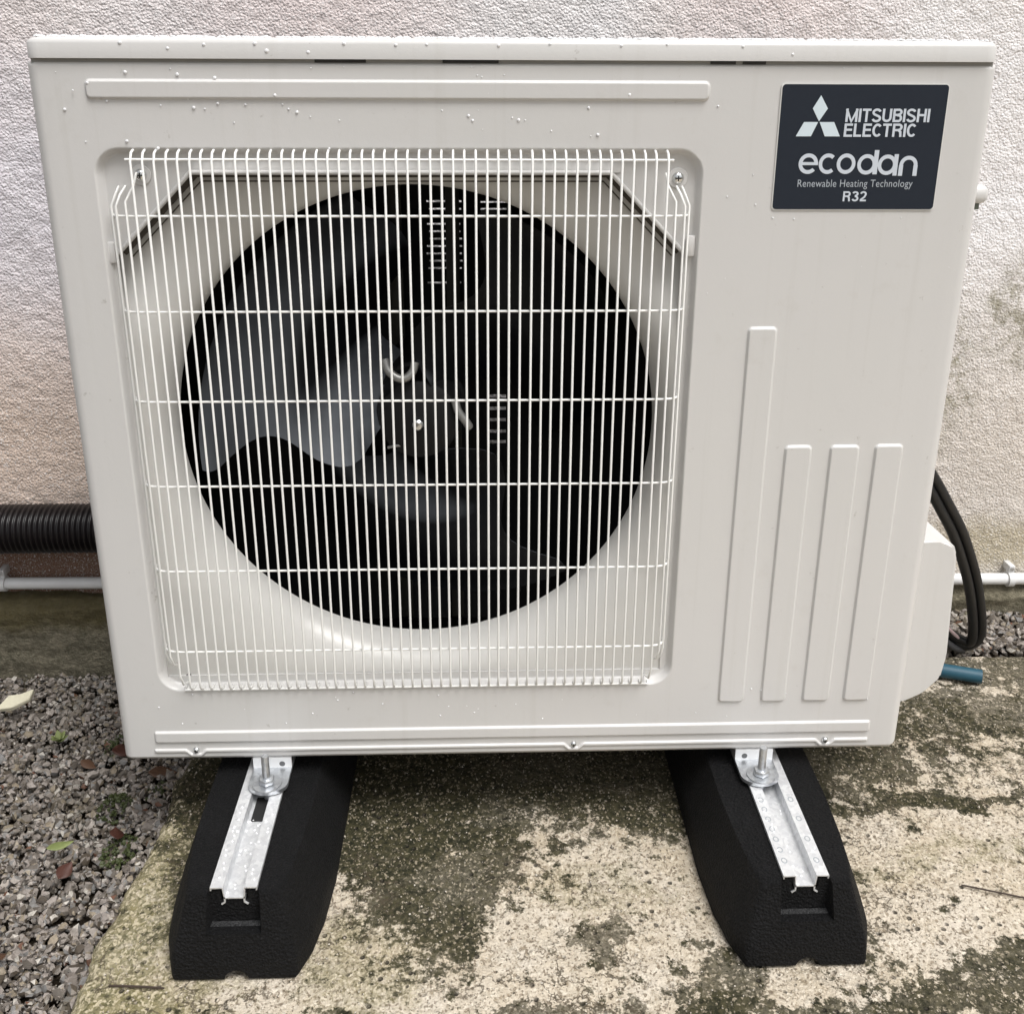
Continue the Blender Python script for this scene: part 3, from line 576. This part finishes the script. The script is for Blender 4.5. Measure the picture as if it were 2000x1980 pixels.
# recess floor plates at the upper corners and turned-in rims round the opening
FY = .0100
oct_ = [(HX0, HZ0), (HX1, HZ0), (HX1, .6205), (.0950, HZ1), (-.3323, HZ1), (HX0, .6196)]
for tri in ([(HX0, .6196), (-.3323, HZ1), (HX0, HZ1)], [(HX1, .6205), (HX1, HZ1), (.0950, HZ1)]):
    V = [(x_, FY+.00005, z_) for x_, z_ in tri]+[(x_, FY+.0016, z_) for x_, z_ in tri]; F = [(0, 1, 2), (5, 4, 3)]+[(i, i+3, (i+1) % 3+3, (i+1) % 3) for i in range(3)]
    obj('corner_plate', V, F, CREAM, hp, False)
V = []; F = []
for i, (a, b) in enumerate(zip(oct_, oct_[1:]+oct_[:1])):
    if i in (0, 1, 5): dd = .0028
    else: dd = .009
    V += [(a[0], FY+.0002, a[1]), (b[0], FY+.0002, b[1]), (b[0], FY+dd, b[1]), (a[0], FY+dd, a[1])]; F.append((4*i, 4*i+1, 4*i+2, 4*i+3))
obj('opening_rim', V, F, CREAM, hp, False)
for P in ([(-.4150, FY-.001, .6215), (-.3330, FY-.0012, .7040)], [(-.3330, FY-.0062, .7042), (.0950, FY-.0062, .7042)], [(.0950, FY-.0012, .7045), (.1745, FY-.001, .6225)]): tube('opening_bead', P, .0024, CREAM, hp, 12)
def off_poly(P, d_):
    out = []
    for i, p in enumerate(P):
        a = np.array(P[max(i-1, 0)]); b = np.array(p); c_ = np.array(P[min(i+1, len(P)-1)]); t1 = (b-a) if i > 0 else (c_-b); t2 = (c_-b) if i < len(P)-1 else t1
        t1 = t1/np.linalg.norm(t1); t2 = t2/np.linalg.norm(t2); t_ = (t1+t2)/np.linalg.norm(t1+t2); n_ = np.array([t_[1], -t_[0]]); out.append(tuple(b+n_*d_/abs(np.dot(n_, [t1[1], -t1[0]]))))
    return out
SE = [(-.4150, .6225), (-.3323, .7045), (.0950, .7045), (.1745, .6230)]; s1_ = off_poly(SE, -.002); s2_ = off_poly(SE, .0065); s3_ = off_poly(SE, .0105); s4_ = off_poly(SE, .0120)
V = [(a, FY+.0085, b) for a, b in s1_]+[(a, FY+.0085, b) for a, b in s2_]+[(a, FY+.014, b) for a, b in s2_]
F = [(i, i+1, i+5, i+4) for i in range(3)]+[(i+4, i+5, i+9, i+8) for i in range(3)]; obj('shade_strip', V, F, simple('strip_shade_brown', (.085, .075, .065), .9, 0, .2), hp, False)  # dark strips added under the plate edges paint the shade there
V = [(a, FY+.0165, b) for a, b in s3_]+[(a, FY+.0165, b) for a, b in s4_]; F = [(i, i+1, i+5, i+4) for i in range(3)]; obj('shade_strip', V, F, bpy.data.materials['strip_shade_brown'], hp, False)
# top lid
bm = bmesh.new(); pl = []
for cx_, cy_, a0 in ((.4785-.014, .322, 0), (-.4785+.014, .322, 90), (-.4785+.014, .0105, 180), (.4785-.014, .0105, 270)): pl += [(cx_+.014*math.cos(math.radians(a0+i*15)), cy_+.014*math.sin(math.radians(a0+i*15))) for i in range(7)]
ringz = [(.8126, 0), (.8265, 0), (.8290, .0010), (.8312, .0034), (.8324, .0080)]; vr = []
for z_, ins in ringz: vr.append([bm.verts.new((x_*(1-ins/.48), y_+ins*(1 if y_ < .15 else -1), z_)) for x_, y_ in pl])
for a, b in zip(vr, vr[1:]):
    for i in range(28): bm.faces.new((a[i], a[(i+1) % 28], b[(i+1) % 28], b[i]))
bm.faces.new(vr[-1]); bm.faces.new(vr[0][::-1])
lid = bmo('top_lid', bm, CREAM, hp, True, 60)
box('lid_gasket', -.474, .474, .0018, .30, .8040, .8140, simple('gasket_grey', (.30, .30, .29), .6), hp)
for x0, x1 in ((-.200, -.150), (-.075, -.020), (.19, .215), (.222, .245)): box('lid_clip', x0, x1, .0005, .012, .8096, .8126, simple('clip_dark', (.03, .03, .03), .7) if x0 == -.2 else bpy.data.materials['clip_dark'], hp)
# base tray and rear
box('base_pan', -.465, .465, .018, .325, .0005, .020, CREAM, hp, .003)
for bx_ in (-.300, .3005):                                    # feet brackets bolted to the rails
    y0, y1 = -.0455, .045; pts_ = [(-.0235, y1), (-.0235, -.028)]+[(-.0235*math.cos(a), -.028-.0175*math.sin(a)) for a in np.linspace(0, PI, 15)[1:-1]]+[(.0235, -.028), (.0235, y1)]
    zt_ = -.0150; V = [(bx_+a, b, zt_) for a, b in pts_]+[(bx_+a, b, zt_-.0045) for a, b in pts_]; n_ = len(pts_)
    F = [tuple(range(n_-1, -1, -1)), tuple(range(n_, 2*n_))]+[(i, (i+1) % n_, (i+1) % n_+n_, i+n_) for i in range(n_)]
    fb = obj('foot_bracket', V, F, ZINC, hp, True, 30)
    box('bracket_upstand', bx_-.0235, bx_+.0235, .001, .004, -.0150, -.0008, simple('bright_zinc', (.80, .81, .82), .55, .25) if bx_ < 0 else bpy.data.materials['bright_zinc'], fb)
    lathe('bracket_hole', [(.0001, -.0001), (.0036, 0), (.0036, .001)], (bx_+(.012 if bx_ < 0 else -.012), .0008, -.0095), simple('bracket_hole_grey', (.12, .125, .13), .6), fb, 'y', 14)

# bell mouth
FCX, FCZ, R0, YB = -.1125, .4127, .2738, .062
bx0, bx1, bz0, bz1 = -.4225, .1815, .1040, .7140; na = 240; NR = 22; cols = []
angs = np.linspace(0, 2*PI, na, endpoint=False); yf = .0128; tt = np.linspace(0, 1, NR)
BX = []; BY = []; BZ = []
for a in angs:
    c_, s_ = math.cos(a), math.sin(a); rx_ = ((bx1-FCX) if c_ > 0 else (bx0-FCX))/c_ if abs(c_) > 1e-6 else 9; rz_ = ((bz1-FCZ) if s_ > 0 else (bz0-FCZ))/s_ if abs(s_) > 1e-6 else 9
    Ro = min(rx_, rz_); wF = min(.078, (Ro-R0)*.96); X_ = []; Y_ = []; Z_ = []
    for k_ in (.125, .09, YB+.004): X_.append(FCX+(R0-.002*(k_ > .1))*c_); Y_.append(k_); Z_.append(FCZ+(R0-.002*(k_ > .1))*s_)
    X_ = X_[2:]; Y_ = Y_[2:]; Z_ = Z_[2:]
    for t_ in np.linspace(0, 1, NR):
        q = t_*PI/2; rr = R0+wF*(1-math.cos(q)); yq = yf+.018*float(smooth01((FCZ+rr*s_-.52)/.10)); yy_ = YB-(YB-yq)*math.sin(q); X_.append(FCX+rr*c_); Y_.append(yy_); Z_.append(FCZ+rr*s_)
    for t_ in (.33, .66, 1.): rr = R0+wF+(Ro-R0-wF)*t_; X_.append(FCX+rr*c_); Y_.append(yf+.018*float(smooth01((FCZ+rr*s_-.52)/.10))); Z_.append(FCZ+rr*s_)
    BX.append(X_); BY.append(Y_); BZ.append(Z_)
BX.append(BX[0]); BY.append(BY[0]); BZ.append(BZ[0])
bell = gridmesh('bell_mouth', np.array(BX), np.array(BY), np.array(BZ), BELL, hp)
# black box added behind it so the inside stays dark
bm = bmesh.new(); bbox(bm, -.43, .19, .0635, .31, .02, .80)
# remove front face, then add a front with a round hole
for f in [f for f in bm.faces if f.calc_center_median().y < .064 or f.calc_center_median().y > .305]: bm.faces.remove(f)
dark_shell = bmo('dark_box', bm, DARK, hp, False)
V = []; F = []
for i, a in enumerate(angs):
    c_, s_ = math.cos(a), math.sin(a); Ro = min(abs((.31)/c_) if abs(c_) > 1e-6 else 9, abs(.31/s_) if abs(s_) > 1e-6 else 9); V += [(FCX+R0*.999*c_, YB+.0042, FCZ+R0*.999*s_), (FCX+Ro*c_, YB+.0046, FCZ+Ro*s_)]
F = [(2*i, 2*i+1, 2*((i+1) % na)+1, 2*((i+1) % na)) for i in range(na)]; obj('dark_box_front', V, F, DARK, hp, False)
# coil with a few clear slits that let the wall behind show
sl_ = []
for i, zz_ in enumerate(np.arange(.530, .642, .0098)):
    if i in (1, 9): continue
    sl_.append((-.1105+rng.uniform(0, .006), -.0615-rng.uniform(0, .004), zz_, zz_+.0022))
for zz_ in (.628, .637): sl_.append((-.038, -.004, zz_, zz_+.002))
for zz_ in (.578, .587, .596): sl_.append((-.031, -.0215, zz_, zz_+.002))
for zz_ in (.300, .316, .333, .350, .368): sl_.append((-.028, -.004, zz_, zz_+.0045))
xs = sorted({-.47, .45, *[q[0] for q in sl_], *[q[1] for q in sl_]}); zs = sorted({.01, .80, *[q[2] for q in sl_], *[q[3] for q in sl_]})
XX, ZZ = np.meshgrid(xs, zs); mx = (XX[0][:-1]+XX[0][1:])/2; mz = (ZZ[:-1, 0]+ZZ[1:, 0])/2; keep = np.ones((len(mz), len(mx)), bool)
for q in sl_: keep &= ~((mx[None] > q[0]) & (mx[None] < q[1]) & (mz[:, None] > q[2]) & (mz[:, None] < q[3]))
gridmesh('heat_exchanger', XX, np.full_like(XX, .30), ZZ, COIL, hp, False, keep)
# motor bracket and motor behind the fan
for x_ in (-.150, -.075): box('motor_strut', x_-.009, x_+.009, .286, .292, .03, .79, MOTOR, hp, .001)
lathe('motor', [(.0001, .13), (.045, .132), (.055, .14), (.055, .28), (.0001, .28)], (FCX, 0, FCZ), FANHUB, hp, 'y', 28)
# fan: three helical blades, hub and nut
fan = lathe('fan_hub', [(.0001, .066), (.030, .068), (.047, .078), (.052, .100), (.050, .200), (.0001, .201)], (FCX, 0, FCZ), FANHUB, hp, 'y', 40)
lead = [(.045, 190), (.060, 205), (.081, 214), (.098, 214.5), (.111, 211), (.1277, 203), (.147, 191.5), (.160, 187), (.173, 185.2), (.186, 185.2), (.200, 186.6), (.222, 190), (.240, 192.8), (.252, 193.5), (.262, 192)]
lr = [q[0] for q in lead]; la = [q[1] for q in lead]
for b_ in range(3):
    rs = np.linspace(.046, .260, 34); us = np.linspace(0, 1, 30); V = []; F = []
    for s_ in (0, 1):
        for r in rs:
            a0 = np.interp(r, lr, la); span = 82+8*math.sin((r-.05)/.21*PI)
            for u_ in us:
                a = math.radians(a0-span*u_+b_*120); camb = .010*math.sin(PI*u_)
                y_ = .074+.190*u_*(.62+.38*(r/.26))-camb-(.012*((r-.05)/.21)**2)*(1-u_)+s_*.0025*(.3+math.sin(PI*min(1, max(0, u_))))
                V.append((FCX+r*math.cos(a), y_, FCZ+r*math.sin(a)))
    nr, nu = len(rs), len(us); N_ = nr*nu
    for i in range(nr-1):
        for j in range(nu-1): a = i*nu+j; F += [(a, a+1, a+nu+1, a+nu), (N_+a, N_+a+nu, N_+a+nu+1, N_+a+1)]
    for i in range(nr-1):
        for j in (0, nu-1): a = i*nu+j; F.append((a, a+nu, N_+a+nu, N_+a))
    for j in range(nu-1):
        for i in (0, nr-1): a = i*nu+j; F.append((a, N_+a, N_+a+1, a+1))
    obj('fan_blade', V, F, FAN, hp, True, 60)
GLINT = simple('hub_glint_grey', (.30, .30, .29), .4, .5)  # pale curved pieces on the hub stand for glints at the blade roots
for P in ([(-.150, .074, .488), (-.146, .070, .476), (-.136, .067, .468), (-.126, .067, .467), (-.118, .070, .474), (-.115, .074, .484)], [(-.070, .074, .440), (-.066, .070, .426), (-.056, .068, .412), (-.053, .070, .406)], [(-.150, .078, .378), (-.138, .074, .382), (-.130, .078, .380)]):
    tube('hub_glint', catmull(P, 4), .0048 if P[0][0] != -.150 or P[0][2] > .4 else .0018, GLINT, fan, 8)
lathe('fan_nut', [(.0001, .054), (.0045, .0545), (.0068, .057), (.0068, .068)], (FCX, 0, FCZ), CHROME, fan, 'y', 18)

# wire guard
GY = -.0115
guard = tube('fan_guard', [(-.3955, .004, .1010), (-.3955, -.001, .0995), (.1605, -.001, .0995), (.1605, .004, .1010)], .0013, WIRE, hp, 8)
NW = 48; vx = np.linspace(-.3853, .1506, NW)
wm = None
def place(name, me, x_): o_ = bpy.data.objects.new(name, me); COL.objects.link(o_); o_.parent = guard; o_.location = (x_, 0, 0); return o_
off = root_off(hp)
V, F = tube_vf([(0, .0085, .7268), (0, .0005, .7262), (0, -.0065, .7240), (0, GY, .7160), (0, GY, .118), (0, GY+.001, .1095), (0, -.006, .1040), (0, .0005, .1015), (0, .0085, .1005)], .00130, 8)
me = bpy.data.meshes.new('wire'); me.from_pydata([tuple(Vector(v)-off) for v in V], [], F); me.materials.append(WIRE); me.shade_smooth()
for x_ in vx: place('wire', me, x_+rng.normal()*.0002)
rows = [.7178, .6620, .5630, .4645, .3660, .2615, .1565]
hr = .0013
for i, z_ in enumerate(rows):
    yh = GY+.0026
    if i == 0: P = [(-.3915, yh, z_), (.1570, yh, z_)]
    else: P = [(-.4150, .0085, z_), (-.4138, .003, z_), (-.4095, -.0040, z_), (-.4020, -.0075, z_), (-.3930, yh+.0003, z_), (-.384, yh, z_), (.1495, yh, z_), (.158, yh+.0003, z_), (.1665, -.0075, z_), (.1735, -.0040, z_), (.1768, .003, z_), (.1776, .0085, z_)]
    tube('cross_wire', P, hr, WIRE, guard, 8)
for xo, yo, sgn in ((-.3962, -.0108, 1), (-.4062, -.0075, 1), (-.4128, -.0010, 1), (.1620, -.0108, -1), (.1712, -.0075, -1), (.1768, -.0010, -1)):
    inner = abs(yo+.0108) < 1e-6
    top = [(xo+sgn*.0105, .004, .704), (xo+sgn*.0085, -.003, .692), (xo+sgn*.001, yo, .677)] if inner else [(xo+sgn*.0075, .006, .6905), (xo+sgn*.0045, yo+.003, .683), (xo, yo, .672)]
    bot = [(xo, yo, .125 if inner else .150), (xo+sgn*.002, yo+.003, .112 if inner else .137), (xo+sgn*.0045, .008, .106 if inner else .128)]
    tube('side_wire', top+bot, .0013, WIRE, guard, 8)
# screws of the guard and the fold
def screw(x_, z_, y_, r, ring_=True):
    s_ = lathe('screw', [(.0001, -.0042), (r*.45, -.0040), (r*.8, -.0028), (r, -.0004), (r, .001)], (x_, y_, z_), CHROME, hp, 'y', 20)
    if ring_: lathe('screw_washer', [(r*.9, -.0002), (r*1.5, -.0002), (r*1.6, .0008)], (x_, y_-.0004, z_), CREAM, s_, 'y', 24)
    bm = bmesh.new(); bbox(bm, x_-r*.42, x_+r*.42, y_-.0046, y_-.0040, z_-.0006, z_+.0006); bbox(bm, x_-.0006, x_+.0006, y_-.0047, y_-.0040, z_-r*.42, z_+r*.42); bmo('screw_slot', bm, SLOT, s_, False)
screw(.1652, .6985, FY-.001, .0066); screw(-.3830, .7010, FY-.001, .0066)
for s_ in SCRX: screw(s_, .0140, .0, .0042, False)
for x_, z_ in ((-.3935, .1105), (.1575, .1085)): lathe('guard_fixing_hole', [(.0001, 0), (.0034, 0), (.0034, .001)], (x_, yf-.0012, z_), SLOT, hp, 'y', 14)
box('guard_clip', .1780, .1865, .0040, .0096, .618, .640, CREAM, hp, .0015)
box('guard_clip', -.4245, -.4165, .0040, .0096, .612, .634, CREAM, hp, .0015)

# label
def rrect(x0, x1, z0, z1, r, n_=6):
    P = []
    for cx, cz, a0 in ((x1-r, z1-r, 0), (x0+r, z1-r, 90), (x0+r, z0+r, 180), (x1-r, z0+r, 270)): P += [(cx+r*math.cos(math.radians(a0+90*i/n_)), cz+r*math.sin(math.radians(a0+90*i/n_))) for i in range(n_+1)]
    return P
def plate(name, P, y0, y1, mat, parent):
    n_ = len(P); V = [(x_, y0, z_) for x_, z_ in P]+[(x_, y1, z_) for x_, z_ in P]
    return obj(name, V, [tuple(range(n_)), tuple(range(2*n_-1, n_-1, -1))]+[(i, i+n_, (i+1) % n_+n_, (i+1) % n_) for i in range(n_)], mat, parent, False)
LY = -.0016
plate('label_edge', rrect(.2622, .4325, .6670, .7922, .0042), LY+.0003, .001, simple('label_rim', (.70, .70, .68), .4), hp)
lab = plate('name_label', rrect(.2633, .4316, .6681, .7911, .0036), LY, .0005, LABEL, hp)
def flat(name, polys, mat):
    V = []; F = []
    for kk, P in enumerate(polys):
        n_ = len(P); o_ = len(V); V += [(x_, LY-.00035-.00002*(n_ == 4 and abs(P[0][1]-P[1][1]) < 1e-9)*(kk % 3+1), z_) for x_, z_ in P]+[(x_, LY+.0001, z_) for x_, z_ in P]; F += [tuple(range(o_, o_+n_)), *[(o_+i, o_+i+n_, o_+(i+1) % n_+n_, o_+(i+1) % n_) for i in range(n_)]]
    return obj(name, V, F, mat, lab, False)
for P in ([(.3028, .7806), (.3108, .7680), (.3030, .7556), (.2955, .7680)], [(.2880, .7549), (.3022, .7549), (.2962, .7410), (.2808, .7410)], [(.3038, .7549), (.3186, .7549), (.3259, .7410), (.3104, .7410)]): flat('emblem_diamond', [P], SILV2)
def text(s_, x0, x1, z0, z1, mat, bold=.0, space=1.0):
    cu = bpy.data.curves.new('lettering', 'FONT'); cu.body = s_; cu.size = 1; cu.offset = bold; cu.extrude = 0; cu.space_character = space; cu.resolution_u = 4
    o_ = bpy.data.objects.new('lettering', cu); COL.objects.link(o_); bpy.context.view_layer.update(); me = bpy.data.meshes.new_from_object(o_.evaluated_get(bpy.context.evaluated_depsgraph_get())); bpy.data.objects.remove(o_)
    P = np.array([v.co[:] for v in me.vertices]); a, b = P.min(0), P.max(0); lo = np.array(off)
    for v in me.vertices:
        x_ = x0+(v.co.x-a[0])/(b[0]-a[0])*(x1-x0); z_ = z0+(v.co.y-a[1])/(b[1]-a[1])*(z1-z0); v.co = (x_-lo[0], LY-.00035-lo[1], z_-lo[2])
    me.materials.clear(); me.materials.append(mat); o_ = bpy.data.objects.new('lettering', me); COL.objects.link(o_); o_.parent = lab; return o_
def ribbon(P, w, closed=False):
    """flat stroke along a polyline, mitred"""
    P = [np.array(p, float) for p in P]; L_ = []; R2 = []; n_ = len(P)
    for i in range(n_):
        a = P[i]-P[i-1] if i > 0 else P[1]-P[0]; b = P[i+1]-P[i] if i < n_-1 else P[-1]-P[-2]
        a = a/np.linalg.norm(a); b = b/np.linalg.norm(b); t_ = a+b; t_ = t_/np.linalg.norm(t_); nrm = np.array([-t_[1], t_[0]]); k = min(1/max(.35, abs(np.dot(nrm, [-a[1], a[0]]))), 1.8)
        L_.append(P[i]+nrm*w/2*k); R2.append(P[i]-nrm*w/2*k)
    return [[tuple(L_[i]), tuple(R2[i]), tuple(R2[i+1]), tuple(L_[i+1])] for i in range(n_-1)]
def crv(cx, cy, rx, ry, a0, a1, n_=9): return [(cx+rx*math.cos(math.radians(a)), cy+ry*math.sin(math.radians(a))) for a in np.linspace(a0, a1, n_)]
SW = .17; e_ = SW/2
GL = {'M': (.86, [[(e_, 0), (e_, 1)], [(.04, .96), (.43, .05), (.82, .96)], [(.86-e_, 1), (.86-e_, 0)]]),
      'I': (.16, [[(.08, 0), (.08, 1)]]), 'T': (.62, [[(0, 1-e_), (.62, 1-e_)], [(.31, 1), (.31, 0)]]),
      'S': (.66, [crv(.33, .73, .25, .20, 15, 180, 9)+crv(.33, .73, .25, .20, 195, 250, 4)+crv(.33, .27, .26, .20, 70, -15, 6)+crv(.33, .27, .26, .20, -30, -168, 8)]),
      'U': (.68, [[(e_, 1)]+crv(.34, .33, .34-e_, .33-e_, 180, 360, 11)+[(.68-e_, 1)]]),
      'B': (.66, [[(e_, 0), (e_, 1)], [(.08, 1-e_), (.36, 1-e_)]+crv(.38, .745, .20, .18, 80, -80, 8)+[(.34, .54), (.08, .54)], [(.08, e_), (.40, e_)]+crv(.40, .29, .19, .215, -80, 80, 8)+[(.30, .51)]]),
      'H': (.68, [[(e_, 0), (e_, 1)], [(.68-e_, 0), (.68-e_, 1)], [(e_, .53), (.68-e_, .53)]]),
      'E': (.60, [[(e_, 0), (e_, 1)], [(.1, 1-e_), (.60, 1-e_)], [(.1, .53), (.56, .53)], [(.1, e_), (.61, e_)]]),
      'L': (.56, [[(e_, 0), (e_, 1)], [(.1, e_), (.56, e_)]]), 'C': (.63, [crv(.34, .5, .27, .5-e_, 42, 318, 18)]),
      'R': (.70, [[(e_, 0), (e_, 1)], [(.08, 1-e_), (.40, 1-e_)]+crv(.40, .725, .21, .20, 80, -80, 8)+[(.36, .51), (.08, .51)], [(.42, .50), (.56, .38), (.60, .0)]]),
      '3': (.62, [crv(.30, .745, .22, .18, 160, -70, 12)+[(.30, .54)], [(.26, .525), (.34, .525)]+crv(.31, .285, .235, .21, 75, -165, 12)]),
      '2': (.62, [crv(.31, .72, .23, .205, 170, -20, 11)+[(.42, .42), (.14, .20), (.10, e_)], [(.04, e_), (.60, e_)]])}
def strokes(word, x0, x1, z0, z1, mat, gap=.10):
    tot = sum(GL[c_][0] for c_ in word)+gap*(len(word)-1); kx = (x1-x0)/tot; kz = z1-z0; cx_ = 0
    for c_ in word:
        wdt, ps = GL[c_]; polys = []
        for pi_, P in enumerate(ps): polys += [(pi_, q_) for q_ in ribbon(P, SW)]
        V = []; F = []
        for j, (pi_, q_) in enumerate(polys): o_ = len(V); dy = .00003*pi_+.000008*(j % 2); V += [(x0+(cx_+a)*kx, LY-.00035-dy, z0+b*kz) for a, b in q_]; F.append((o_, o_+1, o_+2, o_+3))
        obj('lettering', V, F, mat, lab, False); cx_ += wdt+gap
strokes('MITSUBISHI', .3297, .4155, .7550, .7680, SILV, .085)
strokes('ELECTRIC', .3295, .4032, .7406, .7536, SILV, .085)
text('Renewable Heating Technology', .2872, .4068, .6884, .6981, SILV3, .0, 1.05)
strokes('R32', .3357, .3603, .6762, .6864, SILV, .12)
# rounded lower-case word drawn from rings and bars
def arc(cx, cz, R_, w_, a0, a1, n_=28, sx_=1):
    return [[(cx+sx_*(R_+s*w_/2)*math.cos(math.radians(a)), cz+(R_+s*w_/2)*math.sin(math.radians(a))) for a, s in ((b, 1), (c_, 1), (c_, -1), (b, -1))] for b, c_ in zip(np.linspace(a0, a1, n_)[:-1], np.linspace(a0, a1, n_)[1:])]
w_ = .0038; R_ = .0083; zc = .7140
rect = lambda x0, x1, z0, z1: [[(x0, z0), (x1, z0), (x1, z1), (x0, z1)]]
letters = [('e', arc(.2963, zc, R_, w_, 0, 318, sx_=.98)+rect(.2890, .3063, zc-.0014, zc+.0016)),
           ('c', arc(.3165, zc, R_, w_, 48, 312, sx_=.92)), ('o', arc(.3353, zc, R_, w_, 0, 360, sx_=.95)),
           ('d', arc(.3567, zc-.0006, R_, w_, 0, 360, sx_=.95)+rect(.3636, .3682, zc-.0105, .7276)),
           ('a', arc(.3779, zc-.0010, R_, w_, 0, 360, sx_=.95)+rect(.3846, .3889, zc-.0118, zc+.0096)),
           ('n', arc(.4000, zc-.0014, .0075, w_, 0, 180)+rect(.39035, .39465, zc-.0120, zc-.0014)+rect(.40535, .40965, zc-.0120, zc-.0014))]
for nm, P in letters: flat('letter_stroke', P, SILV)

# service cover and side fittings on the right flank
bm = bmesh.new()
q = [(.4745, .2520), (.5300, .2500), (.5500, .2460), (.5560, .2300), (.5640, .0850), (.5600, .0520), (.5400, .0290), (.5150, .0160), (.4745, .0120)]
A_ = [bm.verts.new((x_, .070, z_)) for x_, z_ in q]; B_ = [bm.verts.new((x_-.008*(i not in (0, 8)), .240, z_)) for i, (x_, z_) in enumerate(q)]
for i in range(len(q)): bm.faces.new((A_[i], A_[(i+1) % 9], B_[(i+1) % 9], B_[i]))
bm.faces.new(A_[::-1]); bm.faces.new(B_)
bmesh.ops.bevel(bm, geom=[e_ for e_ in bm.edges], offset=.004, segments=3, affect='EDGES'); bmo('service_cover', bm, CREAM, hp, True, 50)
box('cover_hood', .4745, .536, .205, .238, .2495, .2570, CREAM, hp, .002)
box('handle_grip', .474, .5290, .075, .115, .6630, .6840, CREAM, hp, .0085, 4); box('handle_shade', .4752, .520, .080, .112, .6570, .6640, simple('handle_shadow_green', (.10, .11, .09), .7), hp)  # dark green box below the grip paints its shade

# rain drops on the casing
def dome(c_, r, nrm='y', squash=.55):
    pr = [(r, .0003), (r*.9, -r*squash*.5), (r*.6, -r*squash*.85), (r*.25, -r*squash*.98), (.00005, -r*squash)]
    if nrm == 'z': pr = [(a, -b) for a, b in pr]
    return lathe_vf(pr, c_, nrm, 10)
import itertools
D = []
spots = [(-.385, .827), (-.34, .822), (-.305, .8255), (-.256, .8268), (-.17, .827), (-.205, .819), (-.02, .826), (.03, .8275), (-.09, .8265), (.10, .8262), (.145, .8275), (.22, .8262), (.27, .819), (-.12, .826), (-.245, .820)]
for x_, z_ in spots: D.append(dome((x_, -.0034, z_), rng.uniform(.0013, .0021)))
sp2 = [(-.436, .783), (-.447, .765), (-.421, .790), (-.405, .773), (-.353, .769), (-.321, .767), (-.297, .771), (-.384, .800), (-.334, .798), (-.298, .795), (-.240, .779), (-.05, .760), (.0, .756), (-.046, .7555), (.07, .768), (-.228, .766), (-.220, .763), (-.03, .7815), (.11, .7805), (-.39, .735), (-.27, .770), (.08, .742), (.2, .77), (-.19, .728), (-.36, .728)]
for x_, z_ in sp2: D.append(dome((x_, -.0006-(.0022 if .7742 < z_ < .794 and x_ < .19 else 0), z_), rng.uniform(.0010, .0018)))
for _ in range(90):
    x_ = rng.uniform(-.46, .46); z_ = .807-abs(rng.normal())*.10
    if x_ > -.43 and x_ < .2 and z_ < .74: continue
    if .25 < x_ < .44 and .66 < z_ < .80: continue
    D.append(dome((x_, -.0006, z_), rng.uniform(.0004, .0010)))
for _ in range(30):
    x_ = rng.uniform(-.46, .46); z_ = rng.uniform(.05, .095); D.append(dome((x_, -.0006, z_), rng.uniform(.0005, .0011)))
def drops(name):
    V, F = join(D); o_ = tag(obj(name, V, F, DROP, hp), kind='stuff'); b_ = bmesh.new(); b_.from_mesh(o_.data); bmesh.ops.recalc_face_normals(b_, faces=b_.faces[:]); b_.to_mesh(o_.data); b_.free()
drops('raindrop')
D = []
for _ in range(700):
    x_ = rng.uniform(-.47, .47); y_ = rng.uniform(.006, .03); D.append(dome((x_, y_, .8326), rng.uniform(.0010, .0036), 'z', .5))
for _ in range(500): D.append(dome((rng.uniform(-.47, .47), rng.uniform(.03, .32), .8326), rng.uniform(.0016, .0046), 'z', .5))
drops('lid_raindrop')
